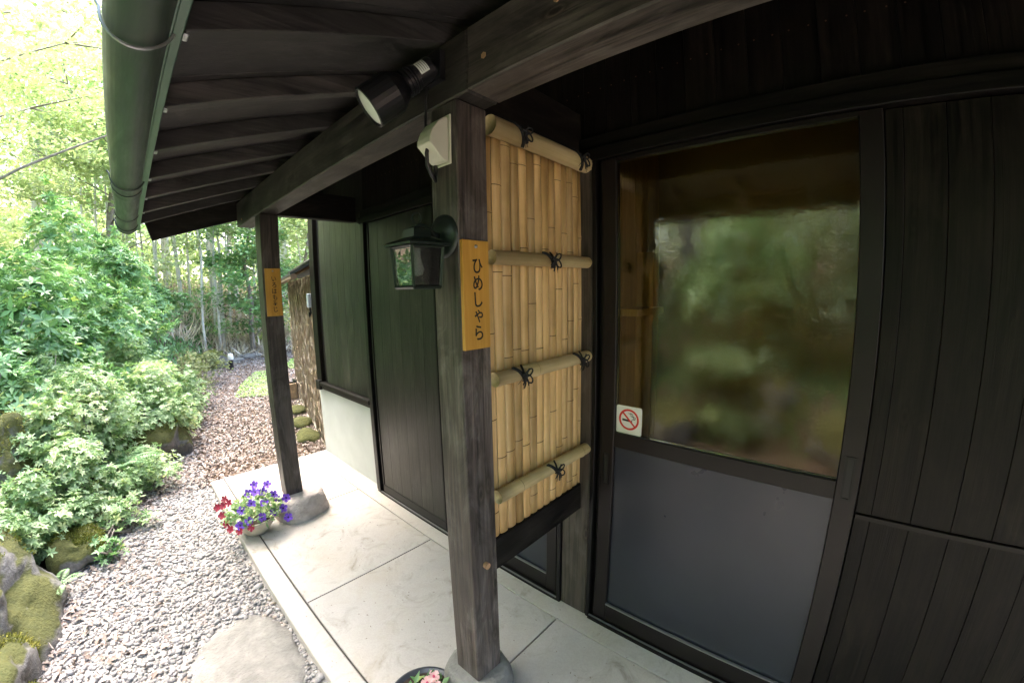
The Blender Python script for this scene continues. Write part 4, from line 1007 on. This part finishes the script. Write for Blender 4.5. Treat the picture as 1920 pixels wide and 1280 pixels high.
def fern(label, x, y, z, s, nf, mat):
    t = thing('fern', label, 'fern', (x, y, z))
    for k in range(nf):
        a = 2*math.pi*k/nf+random.uniform(-.3, .3); L = s*random.uniform(.8, 1.15); CC = []; DD = []; UU = []; LL = []
        for j in range(1, 17):
            u = j/16; r = L*u*.92; h = L*(.75*u-.62*u*u); p = np.array([x+r*math.cos(a), y+r*math.sin(a), z+h])
            wl = L*.26*math.sin(math.pi*min(1, u*.9+.12))**.8
            for sg in (-1, 1):
                CC.append(p); DD.append([-math.sin(a)*sg+.35*math.cos(a), math.cos(a)*sg+.35*math.sin(a), .05]); UU.append([0, 0, 1.]); LL.append(wl)
        V, F = leaves_np(np.array(CC), np.array(DD), np.array(UU), np.array(LL), np.full(len(LL), L*.052), .05)
        build_np('frond', V, F, mat, t, tint=np.repeat(rng.uniform(.4, .9, len(LL)), 2))
fern('yellow-green fern standing above the tall mossy boulder', -.72, 4.35, .75, .32, 7, LF_PALE)
fern('fern tucked under the pale shrub beside the gravel', -.22, 3.78, .20, .30, 7, LF_MID)
fern('small fern at the foot of the lower left boulder', -.56, 2.62, .02, .13, 5, LF_MID)
fern('fern growing on the left end of the mossy boulder', -1.05, 3.0, .50, .34, 7, LF_MID)

# trees
def crown_leaves(C, rad, n, L, flat=.5, spread=1.0):
    """C: cluster centres (k,3)"""
    k = rng.integers(0, len(C), n); d = rand_dirs(n)*rng.uniform(0, 1, (n, 1))**.45
    P = C[k]+d*np.array([rad, rad, rad*flat]); D = rand_dirs(n); D[:, 2] = D[:, 2]*.4-.12; U = rand_dirs(n)*.55+np.array([0, 0, 1.])
    Ls = rng.uniform(L*.7, L*1.3, n); V, F = leaves_np(P, D, U, Ls, Ls*rng.uniform(.5, .75, n), .12)
    tb_ = rng.uniform(0, 1, len(C))[k]*.55+rng.uniform(0, .45, n)
    return V, F, np.repeat(tb_, 2)
def make_tree(name, label, x, y, H, tr, cr, n, mat, bark, z=None, L=.09, base_h=.35, ncl=26, lean=(0, 0), flat=.45, crad=.5, group=None, nb=9):
    z0 = gh(x, y)-.1 if z is None else z
    t = thing(name, label, 'tree', (x, y, z0), group)
    tm = MB(); pts = []; rd = []
    for k in range(8):
        u = k/7; pts.append(Vector((x+lean[0]*u*u*H+.06*math.sin(k*1.7+x)*u*2, y+lean[1]*u*u*H+.06*math.cos(k*2.1+y)*u*2, z0+H*.92*u))); rd.append(tr*(1-.8*u)+.004)
    tm.tube(pts, rd, 8)
    ends = []
    for k in range(nb):
        u = base_h+(1-base_h)*(k+.5)/nb; i0 = min(6, int(u*7)); p = pts[i0].lerp(pts[i0+1], u*7-i0)
        a = k*2.4+random.uniform(-.4, .4); l = cr*random.uniform(.6, 1.0)*(1.15-.55*u); q = p
        P = [p]
        for j in range(1, 4):
            P.append(p+Vector((math.cos(a+.15*j)*l*j/3, math.sin(a+.15*j)*l*j/3, l*.6*j/3+random.uniform(-.05, .05))))
        tm.tube(P, [tr*.20*(1.1-u)+.004, tr*.14*(1.1-u)+.003, tr*.09*(1.1-u)+.002, .002], 5); ends += P[1:]
        for s_ in (-1, 1):
            e = P[2]+Vector((math.cos(a+s_*.8)*l*.4, math.sin(a+s_*.8)*l*.4, .12*l)); tm.tube([P[2], e], [tr*.1+.003, .002], 4); ends.append(e)
    build('trunk', tm, bark, t, smooth=True)
    C = np.array([tuple(e) for e in ends]+[tuple(pts[-1])])
    C = C[rng.integers(0, len(C), ncl)]+rng.normal(0, .16, (ncl, 3))*cr
    V, F, T = crown_leaves(C, crad, n, L, flat)
    build_np('crown', V, F, mat, t, tint=T)
    return t
make_tree('maple_tree', 'yellow-green maple whose crown hangs over the upper left', -1.9, 6.2, 5.6, .12, 2.9, 15000, LF_LIME, BARK, L=.075, base_h=.30, ncl=95, lean=(.03, -.03), crad=.42, flat=.4, nb=14)
make_tree('maple_tree', 'second lime-green maple rising behind the tall shrubs', -.2, 10.5, 6.0, .10, 2.8, 13000, LF_LIME, BARK, L=.10, base_h=.30, ncl=80, crad=.48, flat=.4, nb=13)
make_tree('maple_tree', 'lime-green maple on the bank opposite the glass door', -4.2, 2.2, 5.5, .13, 2.7, 10000, LF_LIME, BARK, L=.09, base_h=.3, ncl=70, crad=.5, flat=.4, nb=12)
make_tree('evergreen_tree', 'leafy green tree showing left of the far post', 2.55, 11.2, 3.6, .07, 1.15, 6500, LF_MID, BARK, L=.11, base_h=.12, ncl=60, crad=.36, flat=.75, nb=12)
make_tree('evergreen_tree', 'green tree behind the far post and the fence roof', 4.2, 11.5, 4.6, .08, 1.5, 6500, LF_LIME, BARK, L=.11, base_h=.15, ncl=60, crad=.42, flat=.6, nb=12)
make_tree('evergreen_tree', 'dark tree on the slope behind the camera', -4.6, -2.4, 5.5, .14, 2.2, 7000, LF_DARK, BARK, L=.12, base_h=.15, ncl=60, crad=.55, flat=.6, nb=12)
make_tree('evergreen_tree', 'green tree on the slope level with the porch', -4.4, 5.0, 6.0, .14, 2.2, 7000, LF_MID, BARK, L=.11, base_h=.15, ncl=60, crad=.55, flat=.6, nb=12)
# slender saplings standing at the end of the path: a few shapes, shared
protos = []
for k in range(3):
    p = make_tree('slender_tree', ('slender pale-stemmed tree with lime leaves in the wood beyond the path', 'slender pale-stemmed tree with mid-green leaves in the wood beyond the path', 'slender leaning lime tree in the wood beyond the path')[k], 0, 60+k*10, 6.5+k*.7, .032, 1.3, 1500, LF_LIME if k != 1 else LF_MID, BARKP, z=0, L=.11, base_h=.5, ncl=24, lean=(.05*(k-1), .02), crad=.5, flat=.5, group='slender pale trees in the wood at the path end', nb=9)
    protos.append(p)
spots = [(1.2, 13.0), (1.9, 12.5), (2.5, 13.6), (3.2, 13.2), (.6, 12.2), (1.6, 14.8), (2.9, 15.4), (3.9, 14.6), (4.8, 15.8), (.0, 13.6), (2.2, 16.6), (1.1, 16.2), (5.6, 14.2), (3.5, 17.2), (-.9, 13.4), (.5, 17.5), (4.4, 12.8), (2.05, 18.5), (5.0, 18.0), (-1.9, 15.5), (6.4, 17.0), (-2.8, 12.6)]
spots += [(.3+.30*(y_-11)+random.uniform(-2.6, 2.6), y_) for y_ in [11.2+.3*q_ for q_ in range(26)]]
for k, (x, y) in enumerate(spots):
    o = protos[k] if k < 3 else copy_tree(protos[k % 3])
    o.location = (x, y, gh(x, y)-.1); o.rotation_euler.z = random.uniform(0, 6.28) if k >= 3 else 0; s = random.uniform(.85, 1.15); o.scale = (s, s, s)
# big background trees, shared shapes
pb = [make_tree('woodland_tree', ('tall lime-green woodland tree behind the garden', 'tall mid-green woodland tree behind the garden', 'tall pale grey-green woodland tree behind the garden')[k], 0, 90+k*10, 8.5, .16, 3.3, 5200, (LF_LIME, LF_MID, LF_PALE)[k], BARKP, z=0, L=.22, base_h=.18, ncl=60, crad=.95, flat=.65, group='tall woodland trees behind the garden', nb=13) for k in range(3)]
spb = [(-2.5, 18), (1.5, 21.5), (6.5, 21), (-6, 12.5), (-8, 7), (-8.5, 2), (-9, -3), (-6.5, -7), (-12, 12), (-9, 19), (4, 26), (9.5, 27), (-3, 25), (-13, 0), (-12, -7), (11, 21), (-2, -9), (15, 30), (10, 14)]
for k, (x, y) in enumerate(spb):
    o = pb[k] if k < 3 else copy_tree(pb[k % 3])
    o.location = (x, y, gh(x, y)-.2); o.rotation_euler.z = 1.3*k; s = random.uniform(.85, 1.2); o.scale = (s, s, s)
# far wood: one mass ringing the view
n = 26000; az = rng.uniform(R(-150), R(60), n); rr = rng.uniform(30, 42, n); hh = rng.uniform(0, 1, n)**1.1*9
xs_ = rr*np.sin(az); ys_ = rr*np.cos(az); C = np.stack([xs_, ys_, ground_h(xs_, ys_)+hh*(1+.3*np.sin(az*9))], 1)
V, F = leaves_np(C, rand_dirs(n), rand_dirs(n), rng.uniform(.5, 1.0, n), rng.uniform(.35, .6, n), .1)
o = build_np('far_wood', V, F, LF_LIME, tint=np.repeat(rng.uniform(0, .8, n), 2)); tag(o, 'bright hazy mass of woodland leaves in the distance', 'woodland'); o['kind'] = 'stuff'
n = 11000; xs_ = rng.uniform(-7, 9, n); ys_ = 11.5 + rng.uniform(0, 10, n) ; pathgap = np.abs(xs_-(1.6+(ys_-11)*.35)) > .9*rng.uniform(0, 1, n)
xs_, ys_ = xs_[pathgap], ys_[pathgap]; n = len(xs_)
C = np.stack([xs_, ys_, ground_h(xs_, ys_) + (rng.uniform(0, 1, n)**1.3)*(1.3+1.1*np.sin(xs_*1.7+ys_))], 1)
V, F = leaves_np(C, rand_dirs(n), rand_dirs(n)*.6+np.array([0, 0, 1.]), rng.uniform(.09, .2, n), rng.uniform(.05, .10, n), .1)
o = build_np('thicket', V, F, LF_LIME, tint=np.repeat(np.clip(rng.normal(.35, .25, n), 0, 1), 2)); tag(o, 'bright leafy thicket under the slender trees', 'thicket'); o['kind'] = 'stuff'
n = 15000; xs_ = rng.uniform(-11, -2.6, n); ys_ = rng.uniform(-9, 11, n)
C = np.stack([xs_, ys_, ground_h(xs_, ys_) + (rng.uniform(0, 1, n)**1.3)*(1.1+.8*np.sin(xs_*1.3+ys_*.9))], 1)
V, F = leaves_np(C, rand_dirs(n), rand_dirs(n)*.6+np.array([0, 0, 1.]), rng.uniform(.12, .26, n), rng.uniform(.06, .13, n), .1)
o = build_np('thicket', V, F, LF_DARK, tint=np.repeat(np.clip(rng.normal(.5, .28, n), 0, 1), 2)); tag(o, 'dark leafy undergrowth covering the slope left of the garden', 'thicket'); o['kind'] = 'stuff'
# dry brush (bare stems) on the far slope
n = 3500; xs_ = rng.uniform(0, 5.5, n); ys_ = rng.uniform(10.8, 15.5, n); C = np.stack([xs_, ys_, ground_h(xs_, ys_)-.02], 1)
D = rand_dirs(n)*.8+np.array([0, 0, .8]); V, F = leaves_np(C, D, rand_dirs(n), rng.uniform(.2, .6, n), rng.uniform(.004, .008, n), .2)
o = build_np('dry_brush', V, F, TWIG, tint=np.repeat(rng.uniform(.2, 1, n), 2)); tag(o, 'tangle of dry brown stems on the slope past the path', 'brushwood'); o['kind'] = 'stuff'
